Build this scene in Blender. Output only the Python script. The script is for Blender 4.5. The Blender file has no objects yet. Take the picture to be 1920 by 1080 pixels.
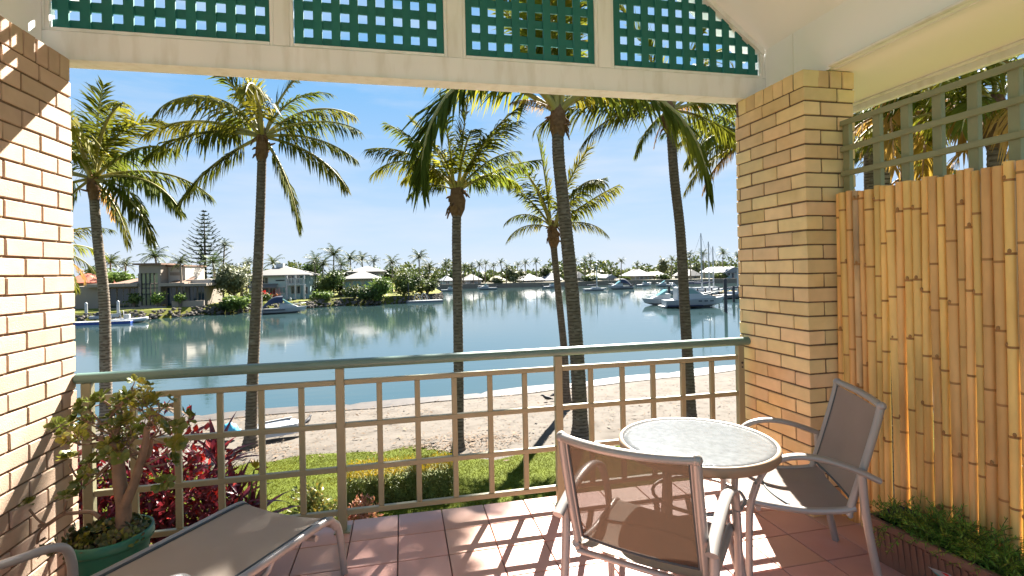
import bpy, math, random
import numpy as np
from mathutils import Vector, Matrix
R = math.radians
PI = math.pi
scene = bpy.context.scene
COL = scene.collection

# ------------------------------------------------------------------ camera
FPX, YAW, PITCH, ROLL, PX0, PY0 = 955.0, 0.21336, 0.00165, -0.02097, 960.0, 505.66
EYE = Vector((0.0, 0.0, 1.5))
_fw = Vector((math.sin(YAW) * math.cos(PITCH), math.cos(YAW) * math.cos(PITCH), math.sin(PITCH)))
_r = Vector((math.cos(YAW), -math.sin(YAW), 0.0))
_u = _r.cross(_fw)
_r2 = math.cos(ROLL) * _r + math.sin(ROLL) * _u
_u2 = -math.sin(ROLL) * _r + math.cos(ROLL) * _u
cam = bpy.data.cameras.new('camera')
cam.sensor_width = 36.0
cam.lens = 36.0 * FPX / 1920.0
cam.shift_y = -(540.0 - PY0) / 1920.0
cam.clip_start = 0.05
cam.clip_end = 6000.0
camo = bpy.data.objects.new('camera', cam)
COL.objects.link(camo)
m = Matrix.Identity(4)
for i in range(3):
    m[i][0], m[i][1], m[i][2], m[i][3] = _r2[i], _u2[i], -_fw[i], EYE[i]
camo.matrix_world = m
scene.camera = camo

# ------------------------------------------------------------------ light
SUN_AZ, SUN_EL = 25.5, 42.0            # azimuth from +Y towards +X
world = bpy.data.worlds.new('World')
scene.world = world
world.use_nodes = True
wn, wl = world.node_tree.nodes, world.node_tree.links
bg = wn['Background']
sky = wn.new('ShaderNodeTexSky')
sky.sky_type = 'NISHITA'
sky.sun_disc = False
sky.sun_elevation = R(SUN_EL)
sky.sun_rotation = R(SUN_AZ)
sky.air_density = 1.0
sky.dust_density = 0.15
sky.ozone_density = 3.0
# thin high cloud: real streaks of the sky, same everywhere round
tc = wn.new('ShaderNodeTexCoord')
mp = wn.new('ShaderNodeMapping')
mp.inputs['Scale'].default_value = (1.6, 1.6, 9.0)
nz = wn.new('ShaderNodeTexNoise')
nz.inputs['Scale'].default_value = 1.7
nz.inputs['Detail'].default_value = 6.0
nz.inputs['Roughness'].default_value = 0.55
rp = wn.new('ShaderNodeValToRGB')
rp.color_ramp.elements[0].position = 0.40
rp.color_ramp.elements[1].position = 0.78
rp.color_ramp.elements[1].color = (0.75, 0.75, 0.75, 1)
mx = wn.new('ShaderNodeMixRGB')
mx.inputs[2].default_value = (2.45, 2.65, 2.9, 1)
wl.new(tc.outputs['Generated'], mp.inputs['Vector'])
wl.new(mp.outputs['Vector'], nz.inputs['Vector'])
wl.new(nz.outputs['Fac'], rp.inputs['Fac'])
wl.new(rp.outputs['Color'], mx.inputs[0])
# pale sea haze that thins with height, the same all round
sx = wn.new('ShaderNodeSeparateXYZ')
wl.new(tc.outputs['Generated'], sx.inputs[0])
hz = wn.new('ShaderNodeValToRGB')
hz.color_ramp.elements[0].position = 0.0
hz.color_ramp.elements[0].color = (2.0, 2.36, 2.82, 1)
hz.color_ramp.elements[1].position = 1.0
hz.color_ramp.elements[1].color = (0.45, 1.0, 2.2, 1)
for p_, c_ in ((0.16, (1.38, 2.02, 2.86, 1)), (0.38, (0.58, 1.55, 2.78, 1))):
    e_ = hz.color_ramp.elements.new(p_)
    e_.color = c_
wl.new(sx.outputs['Z'], hz.inputs['Fac'])
hm = wn.new('ShaderNodeMixRGB')
hm.inputs[0].default_value = 0.97
wl.new(sky.outputs['Color'], hm.inputs[1])
wl.new(hz.outputs['Color'], hm.inputs[2])
wl.new(hm.outputs['Color'], mx.inputs[1])
wl.new(mx.outputs['Color'], bg.inputs['Color'])
bg.inputs['Strength'].default_value = 0.05

sl = bpy.data.lights.new('sun', 'SUN')
sl.energy = 5.0
sl.angle = R(0.55)
sl.color = (1.0, 0.95, 0.87)
so = bpy.data.objects.new('sun', sl)
COL.objects.link(so)
_sd = Vector((math.sin(R(SUN_AZ)) * math.cos(R(SUN_EL)), math.cos(R(SUN_AZ)) * math.cos(R(SUN_EL)), math.sin(R(SUN_EL))))
so.rotation_euler = _sd.to_track_quat('Z', 'Y').to_euler()
so.location = (20, 40, 45)

vs = scene.view_settings
vs.view_transform = 'Standard'
vs.look = 'None'
vs.gamma = 1.0
vs.use_curve_mapping = False
vs.exposure = 2.75
scene.render.film_transparent = False
cy = scene.cycles
cy.use_denoising = True
cy.max_bounces = 10
cy.diffuse_bounces = 6
cy.transparent_max_bounces = 16
cy.sample_clamp_indirect = 6.0
cy.caustics_reflective = False
cy.caustics_refractive = False


def at(px, py, Y):
    """surveyed point: the sight line through a photo pixel, met at the real distance Y"""
    d = _r2 * ((px - PX0) / FPX) + _u2 * (-(py - PY0) / FPX) + _fw
    return EYE + d * (Y / d.y)


# ------------------------------------------------------------------ mesh helpers
class MB:
    def __init__(self):
        self.v, self.f, self.m, self.s = [], [], [], []

    def add(self, vs_, fs_, mat=0, smooth=False):
        o = len(self.v)
        self.v.extend([tuple(p) for p in vs_])
        for f in fs_:
            self.f.append(tuple(i + o for i in f))
            self.m.append(mat)
            self.s.append(smooth)

    def box(self, x0, y0, z0, x1, y1, z1, mat=0):
        self.add([(x0, y0, z0), (x1, y0, z0), (x1, y1, z0), (x0, y1, z0), (x0, y0, z1), (x1, y0, z1), (x1, y1, z1), (x0, y1, z1)],
                 [(0, 3, 2, 1), (4, 5, 6, 7), (0, 1, 5, 4), (1, 2, 6, 5), (2, 3, 7, 6), (3, 0, 4, 7)], mat)

    def cbox(self, x0, y0, z0, x1, y1, z1, b=0.003, mat=0):
        """box with chamfered edges"""
        X, Y, Z = (x0, x1), (y0, y1), (z0, z1)
        b = min(b, 0.45 * (x1 - x0), 0.45 * (y1 - y0), 0.45 * (z1 - z0))
        vs_, idx = [], {}
        for i in (0, 1):
            for j in (0, 1):
                for k in (0, 1):
                    sx, sy, sz = (1, -1)[i], (1, -1)[j], (1, -1)[k]
                    for a in range(3):
                        p = [X[i] + sx * b, Y[j] + sy * b, Z[k] + sz * b]
                        p[a] = (X[i], Y[j], Z[k])[a]
                        idx[(i, j, k, a)] = len(vs_)
                        vs_.append(p)
        fs_ = []
        for a in range(3):
            o1, o2 = (a + 1) % 3, (a + 2) % 3
            for side in (0, 1):
                ring = []
                for c, d in ((0, 0), (1, 0), (1, 1), (0, 1)):
                    q = [0, 0, 0]
                    q[a], q[o1], q[o2] = side, c, d
                    ring.append(idx[(*q, a)])
                fs_.append(tuple(ring) if side else tuple(reversed(ring)))
            for c in (0, 1):                # edges along axis a
                for d in (0, 1):
                    qa, qb = [0, 0, 0], [0, 0, 0]
                    qa[a], qa[o1], qa[o2] = 0, c, d
                    qb[a], qb[o1], qb[o2] = 1, c, d
                    e = (idx[(*qa, o1)], idx[(*qb, o1)], idx[(*qb, o2)], idx[(*qa, o2)])
                    fs_.append(e if (c == d) else tuple(reversed(e)))
        for i in (0, 1):
            for j in (0, 1):
                for k in (0, 1):
                    t = (idx[(i, j, k, 0)], idx[(i, j, k, 1)], idx[(i, j, k, 2)])
                    fs_.append(t if (i + j + k) % 2 else tuple(reversed(t)))
        self.add(vs_, fs_, mat)

    def obox(self, c, ax, ay, az, sx, sy, sz, mat=0):
        """box with its own axes"""
        c, ax, ay, az = Vector(c), Vector(ax).normalized(), Vector(ay).normalized(), Vector(az).normalized()
        vs_ = []
        for k in (-.5, .5):
            for i, j in ((-.5, -.5), (.5, -.5), (.5, .5), (-.5, .5)):
                vs_.append(c + ax * sx * i + ay * sy * j + az * sz * k)
        self.add(vs_, [(0, 3, 2, 1), (4, 5, 6, 7), (0, 1, 5, 4), (1, 2, 6, 5), (2, 3, 7, 6), (3, 0, 4, 7)], mat)

    def tube(self, pts, rad, n=8, mat=0, caps=True, flat=1.0, up=None, smooth=True):
        pts = [Vector(p) for p in pts]
        N = len(pts)
        rs = [rad] * N if isinstance(rad, (int, float)) else list(rad)
        tg = []
        for i in range(N):
            t = (pts[min(i + 1, N - 1)] - pts[max(i - 1, 0)])
            tg.append(t.normalized() if t.length > 1e-9 else Vector((0, 0, 1)))
        if up is None:
            a = Vector((0, 0, 1)) if abs(tg[0].z) < 0.9 else Vector((1, 0, 0))
        else:
            a = Vector(up)
        vs_ = []
        s = a.cross(tg[0]).normalized()
        for i in range(N):
            if up is not None:
                s2 = Vector(up).cross(tg[i])
                if s2.length > 0.05:
                    s = s2.normalized()
            else:
                s = (s - tg[i] * s.dot(tg[i])).normalized()
            w = tg[i].cross(s)
            for k in range(n):
                q = 2 * PI * k / n
                vs_.append(pts[i] + s * (math.cos(q) * rs[i]) + w * (math.sin(q) * rs[i] * flat))
        fs_ = []
        for i in range(N - 1):
            for k in range(n):
                k2 = (k + 1) % n
                fs_.append((i * n + k, i * n + k2, (i + 1) * n + k2, (i + 1) * n + k))
        self.add(vs_, fs_, mat, smooth)
        if caps:
            self.add(vs_[:n], [tuple(reversed(range(n)))], mat)
            self.add(vs_[-n:], [tuple(range(n))], mat)

    def lathe(self, prof, n=24, c=(0, 0, 0), mat=0, smooth=True):
        vs_ = []
        for r, z in prof:
            for k in range(n):
                q = 2 * PI * k / n
                vs_.append((c[0] + r * math.cos(q), c[1] + r * math.sin(q), c[2] + z))
        fs_ = []
        for i in range(len(prof) - 1):
            for k in range(n):
                k2 = (k + 1) % n
                fs_.append((i * n + k, i * n + k2, (i + 1) * n + k2, (i + 1) * n + k))
        self.add(vs_, fs_, mat, smooth)

    def prism(self, poly, y0, y1, axis='y', mat=0):
        """polygon in the xz plane (axis y) or xy plane (axis z) pushed along the axis"""
        n = len(poly)
        if axis == 'y':
            a = [(x, y0, z) for x, z in poly]
            b = [(x, y1, z) for x, z in poly]
        elif axis == 'z':
            a = [(x, z, y0) for x, z in poly]
            b = [(x, z, y1) for x, z in poly]
        else:
            a = [(y0, x, z) for x, z in poly]
            b = [(y1, x, z) for x, z in poly]
        fs_ = [tuple(range(n)), tuple(reversed(range(n, 2 * n)))]
        for i in range(n):
            j = (i + 1) % n
            fs_.append((i, i + n, j + n, j))
        self.add(a + b, fs_, mat)

    def grid(self, fn, nu, nv, mat=0, smooth=True):
        vs_ = [fn(i / nu, j / nv) for j in range(nv + 1) for i in range(nu + 1)]
        fs_ = [(j * (nu + 1) + i, j * (nu + 1) + i + 1, (j + 1) * (nu + 1) + i + 1, (j + 1) * (nu + 1) + i) for j in range(nv) for i in range(nu)]
        self.add(vs_, fs_, mat, smooth)

    def blob(self, c, rx, ry, rz, mat=0, nu=10, nv=6, jit=0.0, rnd=random):
        vs_ = [(c[0], c[1], c[2] - rz)]
        for j in range(1, nv):
            p = -PI / 2 + PI * j / nv
            for i in range(nu):
                q = 2 * PI * i / nu
                k = 1 + rnd.uniform(-jit, jit)
                vs_.append((c[0] + rx * k * math.cos(p) * math.cos(q), c[1] + ry * k * math.cos(p) * math.sin(q), c[2] + rz * k * math.sin(p)))
        vs_.append((c[0], c[1], c[2] + rz))
        fs_ = []
        for i in range(nu):
            fs_.append((0, 1 + (i + 1) % nu, 1 + i))
            b = 1 + (nv - 2) * nu
            fs_.append((b + i, b + (i + 1) % nu, len(vs_) - 1))
        for j in range(nv - 2):
            for i in range(nu):
                a = 1 + j * nu
                fs_.append((a + i, a + (i + 1) % nu, a + nu + (i + 1) % nu, a + nu + i))
        self.add(vs_, fs_, mat, True)

    def leaf(self, p, d, nrm, L, W, mat=0, fold=0.0):
        """pointed leaf, four triangles"""
        d = Vector(d).normalized()
        s = d.cross(Vector(nrm))
        if s.length < 1e-4:
            s = d.cross(Vector((0.3, 0.8, 0.5)))
        s.normalize()
        n2 = s.cross(d)
        p = Vector(p)
        mid = p + d * L * 0.5
        self.add([p, mid + s * W * .5 + n2 * fold * W, p + d * L, mid - s * W * .5 + n2 * fold * W, mid],
                 [(0, 4, 1), (1, 4, 2), (2, 4, 3), (3, 4, 0)], mat)

    def mesh(self, name, mats):
        me = bpy.data.meshes.new(name)
        me.from_pydata(self.v, [], self.f)
        for mt in (mats if isinstance(mats, (list, tuple)) else [mats]):
            me.materials.append(mt)
        me.polygons.foreach_set('material_index', self.m)
        me.polygons.foreach_set('use_smooth', self.s)
        me.update()
        return me

    def obj(self, name, mats, parent=None, loc=None):
        return link(name, self.mesh(name, mats), parent, loc)


def link(name, me, parent=None, loc=None):
    o = bpy.data.objects.new(name, me)
    COL.objects.link(o)
    if parent is not None:
        o.parent = parent
    if loc is not None:
        o.location = loc
    return o


def tag(o, label, cat, group=None, kind=None):
    o['label'] = label
    o['category'] = cat
    if group:
        o['group'] = group
    if kind:
        o['kind'] = kind
    return o


def thing(name, label, cat, loc=(0, 0, 0), rz=0.0, group=None):
    o = bpy.data.objects.new(name, None)
    COL.objects.link(o)
    o.empty_display_size = 0.1
    o.location = loc
    o.rotation_euler = (0, 0, rz)
    return tag(o, label, cat, group)


def struct(o):
    o['kind'] = 'structure'
    return o


def stuff(o):
    o['kind'] = 'stuff'
    return o


def smooth_path(pts, n=8):
    """Catmull-Rom through the points"""
    P = [Vector(p) for p in pts]
    P = [P[0] * 2 - P[1]] + P + [P[-1] * 2 - P[-2]]
    out = []
    for i in range(1, len(P) - 2):
        a, b, c, d = P[i - 1], P[i], P[i + 1], P[i + 2]
        for k in range(n):
            t = k / n
            out.append(0.5 * ((2 * b) + (c - a) * t + (2 * a - 5 * b + 4 * c - d) * t * t + (3 * b - a - 3 * c + d) * t ** 3))
    out.append(P[-2])
    return out


# ------------------------------------------------------------------ materials
def mat(name, col, rough=0.6, var=0.12, nscale=6.0, bump=0.0, bscale=40.0, spec=0.4, metal=0.0, rand=0.0, hue=0.0, col2=None,
        c2scale=3.0, c2lo=0.5, c2hi=0.7, transl=0.0, stretch=None, alpha=1.0, coords='Object', ior=1.45):
    """noise-mottled surface; rand = spread between objects, col2 = a second colour in patches"""
    mt = bpy.data.materials.new(name)
    mt.use_nodes = True
    n, l = mt.node_tree.nodes, mt.node_tree.links
    b = n['Principled BSDF']
    b.inputs['Roughness'].default_value = rough
    b.inputs['Metallic'].default_value = metal
    b.inputs['Specular IOR Level'].default_value = spec
    b.inputs['IOR'].default_value = ior
    t = n.new('ShaderNodeTexCoord')
    vec = t.outputs[coords]
    oi = n.new('ShaderNodeObjectInfo')
    ad = n.new('ShaderNodeVectorMath')
    ad.operation = 'MULTIPLY_ADD'
    ad.inputs[1].default_value = (37.0, 53.0, 71.0)
    l.new(oi.outputs['Random'], ad.inputs[0])
    l.new(vec, ad.inputs[2])
    vec = ad.outputs[0]
    if stretch:
        mpp = n.new('ShaderNodeMapping')
        mpp.inputs['Scale'].default_value = stretch
        l.new(vec, mpp.inputs['Vector'])
        vec = mpp.outputs['Vector']
    no = n.new('ShaderNodeTexNoise')
    no.inputs['Scale'].default_value = nscale
    no.inputs['Detail'].default_value = 5
    l.new(vec, no.inputs['Vector'])
    mr = n.new('ShaderNodeMapRange')
    mr.inputs['From Min'].default_value = 0.25
    mr.inputs['From Max'].default_value = 0.75
    mr.inputs['To Min'].default_value = 1 - var
    mr.inputs['To Max'].default_value = 1 + var
    l.new(no.outputs['Fac'], mr.inputs['Value'])
    base = n.new('ShaderNodeRGB')
    base.outputs[0].default_value = (*col, 1)
    cur = base.outputs[0]
    if col2 is not None:
        n2 = n.new('ShaderNodeTexNoise')
        n2.inputs['Scale'].default_value = c2scale
        n2.inputs['Detail'].default_value = 4
        l.new(vec, n2.inputs['Vector'])
        m2 = n.new('ShaderNodeMapRange')
        m2.inputs['From Min'].default_value = c2lo
        m2.inputs['From Max'].default_value = c2hi
        l.new(n2.outputs['Fac'], m2.inputs['Value'])
        mc = n.new('ShaderNodeMixRGB')
        mc.inputs[2].default_value = (*col2, 1)
        l.new(m2.outputs['Result'], mc.inputs[0])
        l.new(cur, mc.inputs[1])
        cur = mc.outputs[0]
    hs = n.new('ShaderNodeHueSaturation')
    l.new(cur, hs.inputs['Color'])
    val = mr.outputs['Result']
    if rand:
        r2 = n.new('ShaderNodeMapRange')
        r2.inputs['To Min'].default_value = 1 - rand
        r2.inputs['To Max'].default_value = 1 + rand
        l.new(oi.outputs['Random'], r2.inputs['Value'])
        mm = n.new('ShaderNodeMath')
        mm.operation = 'MULTIPLY'
        l.new(val, mm.inputs[0])
        l.new(r2.outputs['Result'], mm.inputs[1])
        val = mm.outputs[0]
    if hue:
        wn_ = n.new('ShaderNodeTexWhiteNoise')
        wn_.noise_dimensions = '1D'
        l.new(oi.outputs['Random'], wn_.inputs['W'])
        r3 = n.new('ShaderNodeMapRange')
        r3.inputs['To Min'].default_value = 0.5 - hue
        r3.inputs['To Max'].default_value = 0.5 + hue
        l.new(wn_.outputs['Value'], r3.inputs['Value'])
        l.new(r3.outputs['Result'], hs.inputs['Hue'])
    l.new(val, hs.inputs['Value'])
    l.new(hs.outputs['Color'], b.inputs['Base Color'])
    out = n['Material Output']
    sh = b.outputs[0]
    if bump:
        nb = n.new('ShaderNodeTexNoise')
        nb.inputs['Scale'].default_value = bscale
        nb.inputs['Detail'].default_value = 4
        l.new(vec, nb.inputs['Vector'])
        bp = n.new('ShaderNodeBump')
        bp.inputs['Strength'].default_value = bump
        bp.inputs['Distance'].default_value = 0.01
        l.new(nb.outputs['Fac'], bp.inputs['Height'])
        l.new(bp.outputs['Normal'], b.inputs['Normal'])
    if transl:
        tr = n.new('ShaderNodeBsdfTranslucent')
        l.new(hs.outputs['Color'], tr.inputs['Color'])
        ms = n.new('ShaderNodeMixShader')
        ms.inputs[0].default_value = transl
        l.new(sh, ms.inputs[1])
        l.new(tr.outputs[0], ms.inputs[2])
        sh = ms.outputs[0]
    if alpha < 1:
        tp = n.new('ShaderNodeBsdfTransparent')
        ms2 = n.new('ShaderNodeMixShader')
        ms2.inputs[0].default_value = alpha
        l.new(tp.outputs[0], ms2.inputs[1])
        l.new(sh, ms2.inputs[2])
        sh = ms2.outputs[0]
    l.new(sh, out.inputs['Surface'])
    return mt


M = {}
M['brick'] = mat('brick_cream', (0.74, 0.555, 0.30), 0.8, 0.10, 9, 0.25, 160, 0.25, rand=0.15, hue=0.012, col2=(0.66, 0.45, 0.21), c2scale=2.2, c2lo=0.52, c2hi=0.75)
M['brick_sun_dimmed'] = mat('brick_pink_sun_dimmed', (0.47, 0.34, 0.245), 0.8, 0.10, 9, 0.25, 160, 0.25, rand=0.10, hue=0.008, col2=(0.43, 0.285, 0.18), c2scale=2.2, c2lo=0.56, c2hi=0.8)  # same brick in a pinker tone, darkened to offset the sun on the left wall
M['mortar'] = mat('mortar_brown', (0.17, 0.115, 0.075), 0.95, 0.25, 30, 0.5, 120, 0.1)
M['cream'] = mat('cream_paint', (0.82, 0.82, 0.815), 0.5, 0.05, 1.5, 0.08, 60, 0.4, col2=(0.62, 0.59, 0.53), c2scale=5, c2lo=0.50, c2hi=0.85, stretch=(2.2, 2.2, .45))
M['ceil'] = mat('ceiling_paint', (0.92, 0.925, 0.95), 0.6, 0.02, 1.0, 0.03, 30, 0.3)
M['soffit'] = mat('soffit_paint', (0.92, 0.87, 0.92), 0.6, 0.02, 1.0, 0.03, 30, 0.3)
M['lattice'] = mat('green_lattice_paint', (0.018, 0.150, 0.136), 0.5, 0.08, 5, 0.05, 60, 0.35, rand=0.05)
M['rail'] = mat('sage_rail_paint', (0.115, 0.185, 0.150), 0.38, 0.06, 8, 0.02, 80, 0.5)
M['bar'] = mat('olive_bar_paint', (0.27, 0.245, 0.145), 0.42, 0.06, 8, 0.02, 80, 0.5)
M['trellis'] = mat('trellis_paint', (0.25, 0.26, 0.15), 0.5, 0.08, 8, 0.04, 80, 0.4, rand=0.06)
M['tile'] = mat('terracotta_tile', (0.56, 0.315, 0.245), 0.42, 0.08, 6, 0.05, 60, 0.4, rand=0.07, hue=0.010, col2=(0.50, 0.26, 0.19), c2scale=3.0, c2lo=0.45, c2hi=0.75)
M['grout'] = mat('grout_dark', (0.16, 0.10, 0.085), 0.95, 0.2, 30, 0.2, 100, 0.1)
M['concrete'] = mat('concrete', (0.38, 0.36, 0.33), 0.9, 0.15, 6, 0.3, 60, 0.2)
M['bamboo'] = mat('bamboo', (0.74, 0.465, 0.165), 0.42, 0.14, 5, 0.08, 60, 0.45, rand=0.16, hue=0.012, col2=(0.60, 0.33, 0.105), c2scale=1.6, c2lo=0.50, c2hi=0.72, stretch=(3, 3, 0.8))
M['bamboo_grey'] = mat('bamboo_weathered', (0.62, 0.43, 0.22), 0.7, 0.3, 6, 0.15, 60, 0.3, col2=(0.42, 0.30, 0.18), c2scale=2.4, c2lo=0.45, c2hi=0.62, stretch=(3, 3, 0.8))
M['node'] = mat('bamboo_node', (0.36, 0.19, 0.07), 0.6, 0.2, 20, 0.1, 90, 0.3)
M['bamboo_end'] = mat('bamboo_cut_end', (0.42, 0.26, 0.12), 0.8, 0.2, 40)
M['alu'] = mat('champagne_aluminium', (0.32, 0.295, 0.275), 0.36, 0.03, 6, 0.0, 60, 0.5, metal=0.25)
M['sling'] = mat('taupe_sling', (0.34, 0.285, 0.25), 0.8, 0.10, 3, 0.4, 700, 0.2, transl=0.2, alpha=0.80)
M['sling_brown'] = mat('brown_sling', (0.135, 0.080, 0.052), 0.8, 0.14, 60, 0.5, 700, 0.2, transl=0.2, alpha=0.74, stretch=(1, 12, 1))
M['sling_tan'] = mat('tan_sling', (0.44, 0.37, 0.305), 0.8, 0.06, 3, 0.5, 700, 0.2, transl=0.15)
M['piping'] = mat('dark_piping', (0.05, 0.06, 0.065), 0.6, 0.05)
M['glass_top'] = mat('frosted_table_glass', (0.122, 0.128, 0.131), 0.14, 0.20, 34, 0.18, 60, 0.6)
M['rim'] = mat('table_rim', (0.27, 0.185, 0.12), 0.4, 0.06, 8, 0, 50, 0.5)
M['rag'] = mat('tan_lining', (0.46, 0.33, 0.20), 0.95, 0.15, 12, 0.3, 120, 0.1, transl=0.25)
M['pot'] = mat('green_plastic', (0.016, 0.125, 0.075), 0.4, 0.08, 8, 0.05, 40, 0.5)
M['planter'] = mat('brown_plastic', (0.19, 0.105, 0.075), 0.6, 0.10, 10, 0.1, 60, 0.35)
M['soil'] = mat('potting_soil', (0.035, 0.022, 0.015), 1.0, 0.4, 30, 0.8, 60, 0.1)
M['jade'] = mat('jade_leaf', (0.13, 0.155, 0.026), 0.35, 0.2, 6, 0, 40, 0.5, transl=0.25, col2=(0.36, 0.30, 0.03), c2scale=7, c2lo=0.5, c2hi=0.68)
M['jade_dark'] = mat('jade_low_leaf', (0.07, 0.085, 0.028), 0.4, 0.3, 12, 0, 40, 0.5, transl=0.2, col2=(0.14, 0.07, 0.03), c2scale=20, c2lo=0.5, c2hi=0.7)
M['jade_stem'] = mat('jade_bark', (0.24, 0.155, 0.10), 0.8, 0.2, 18, 0.4, 70, 0.2)
M['fern'] = mat('fern_leaf', (0.17, 0.33, 0.05), 0.5, 0.25, 10, 0, 40, 0.4, transl=0.3, col2=(0.30, 0.36, 0.05), c2scale=9, c2lo=0.45, c2hi=0.7)
M['grass'] = mat('grass_blade', (0.078, 0.088, 0.004), 0.8, 0.15, 1.2, 0, 40, 0.03, transl=0.35, col2=(0.11, 0.105, 0.006), c2scale=0.7, c2lo=0.45, c2hi=0.7)
M['lawn'] = mat('lawn_soil', (0.065, 0.08, 0.008), 0.9, 0.3, 3, 0.5, 30, 0.1)
M['sand'] = mat('beach_sand', (0.095, 0.081, 0.066), 0.9, 0.10, 0.9, 0.9, 2.2, 0.15, col2=(0.064, 0.052, 0.040), c2scale=1.9, c2lo=0.48, c2hi=0.72)
M['wet'] = mat('wet_sand', (0.085, 0.068, 0.052), 0.35, 0.15, 2.5, 0.3, 6, 0.5, col2=(0.06, 0.05, 0.04), c2scale=3)
M['litter'] = mat('dry_litter', (0.13, 0.085, 0.05), 0.9, 0.4, 20)
M['trunk'] = mat('palm_bark', (0.13, 0.098, 0.07), 0.9, 0.35, 7, 0.6, 40, 0.15, rand=0.1, stretch=(1, 1, 3), col2=(0.18, 0.15, 0.118), c2scale=5, c2lo=0.5, c2hi=0.7)
M['trunk_pale'] = mat('palm_bark_pale', (0.20, 0.165, 0.125), 0.9, 0.35, 8, 0.6, 40, 0.15, stretch=(1, 1, 2.5), col2=(0.15, 0.11, 0.08), c2scale=6, c2lo=0.5, c2hi=0.64)
M['trunk_ring'] = mat('palm_scar', (0.08, 0.06, 0.043), 0.95, 0.3, 9, 0.4, 40, 0.1)
M['fibre'] = mat('palm_fibre', (0.17, 0.095, 0.05), 0.95, 0.35, 14, 0.5, 50, 0.1, transl=0.1)
M['frond'] = mat('palm_leaflet', (0.100, 0.118, 0.014), 0.7, 0.22, 2.2, 0, 40, 0.03, rand=0.25, hue=0.02, transl=0.45, col2=(0.22, 0.19, 0.014), c2scale=1.1, c2lo=0.45, c2hi=0.72)
M['frond_y'] = mat('palm_leaflet_young', (0.22, 0.19, 0.016), 0.45, 0.2, 2.2, 0, 40, 0.03, rand=0.15, transl=0.5, col2=(0.14, 0.18, 0.02), c2scale=1.4, c2lo=0.5, c2hi=0.7)
M['frond_d'] = mat('palm_leaflet_dry', (0.42, 0.24, 0.06), 0.7, 0.3, 3, 0, 40, 0.05, rand=0.15, transl=0.5, col2=(0.30, 0.20, 0.03), c2scale=1.4)
M['rachis'] = mat('palm_rib', (0.26, 0.22, 0.06), 0.5, 0.15, 4, 0, 40, 0.4)
M['rachis_d'] = mat('palm_rib_dry', (0.32, 0.18, 0.08), 0.6, 0.15, 4, 0, 40, 0.3)
M['far_palm'] = mat('far_palm_leaf', (0.062, 0.082, 0.026), 0.6, 0.25, 0.5, 0, 40, 0.3, rand=0.25, hue=0.02, transl=0.25)
M['far_trunk'] = mat('far_palm_trunk', (0.20, 0.16, 0.12), 0.9, 0.2, 2)
M['leaf_a'] = mat('tree_leaf', (0.060, 0.085, 0.022), 0.6, 0.4, 0.35, 0, 40, 0.3, rand=0.2, hue=0.02, transl=0.25, col2=(0.13, 0.14, 0.03), c2scale=0.4, c2lo=0.5, c2hi=0.7)
M['leaf_b'] = mat('tree_leaf_olive', (0.105, 0.115, 0.048), 0.6, 0.4, 0.5, 0, 40, 0.3, rand=0.15, transl=0.25, col2=(0.17, 0.16, 0.07), c2scale=0.5, c2lo=0.5, c2hi=0.7)
M['leaf_c'] = mat('tree_leaf_light', (0.13, 0.19, 0.035), 0.55, 0.35, 0.6, 0, 40, 0.3, rand=0.15, transl=0.3)
M['pine'] = mat('pine_needle', (0.036, 0.060, 0.030), 0.7, 0.3, 0.6, 0, 40, 0.2)
M['bark'] = mat('tree_bark', (0.12, 0.09, 0.065), 0.9, 0.3, 4, 0.4, 20)
M['hedge'] = mat('hedge_leaf', (0.13, 0.15, 0.03), 0.5, 0.5, 6, 0, 40, 0.35, transl=0.2, col2=(0.16, 0.15, 0.03), c2scale=8, c2lo=0.5, c2hi=0.7)
M['hedge_top'] = mat('hedge_new_growth', (0.30, 0.20, 0.012), 0.5, 0.25, 5, 0, 40, 0.3, transl=0.35, col2=(0.16, 0.15, 0.014), c2scale=6)
M['red'] = mat('red_leaf', (0.155, 0.014, 0.018), 0.38, 0.4, 6, 0, 40, 0.45, transl=0.35, col2=(0.10, 0.014, 0.024), c2scale=6, c2lo=0.45, c2hi=0.65)
M['redfl'] = mat('red_bract', (0.40, 0.022, 0.014), 0.5, 0.3, 8, 0, 40, 0.3, transl=0.3)
M['plum'] = mat('plum_leaf', (0.115, 0.016, 0.030), 0.32, 0.35, 5, 0, 40, 0.5, transl=0.35, col2=(0.26, 0.04, 0.05), c2scale=4, c2lo=0.5, c2hi=0.7)
M['croton'] = mat('croton_leaf', (0.10, 0.12, 0.025), 0.45, 0.3, 10, 0, 40, 0.4, transl=0.25, col2=(0.34, 0.22, 0.04), c2scale=12, c2lo=0.5, c2hi=0.62)
M['croton_p'] = mat('croton_pink_leaf', (0.34, 0.13, 0.08), 0.45, 0.3, 10, 0, 40, 0.4, transl=0.25, col2=(0.36, 0.24, 0.06), c2scale=12)
M['strap'] = mat('strap_leaf', (0.09, 0.13, 0.03), 0.4, 0.25, 5, 0, 40, 0.45, transl=0.3)
M['white'] = mat('white_paint', (0.36, 0.36, 0.35), 0.4, 0.04, 2, 0, 40, 0.5)
M['hull'] = mat('white_hull', (0.34, 0.35, 0.36), 0.25, 0.04, 1, 0, 40, 0.5)
M['navy'] = mat('navy_canvas', (0.02, 0.028, 0.055), 0.7, 0.1, 3)
M['blue'] = mat('blue_plastic', (0.02, 0.055, 0.22), 0.4, 0.1, 3)
M['darkglass'] = mat('dark_glass', (0.03, 0.045, 0.055), 0.08, 0.1, 0.6, 0, 40, 0.6)
M['teal_glass'] = mat('teal_glass', (0.12, 0.24, 0.24), 0.1, 0.2, 0.5, 0, 40, 0.6)
M['olive_glass'] = mat('olive_glass', (0.21, 0.22, 0.10), 0.2, 0.35, 0.35, 0, 40, 0.6)
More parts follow.
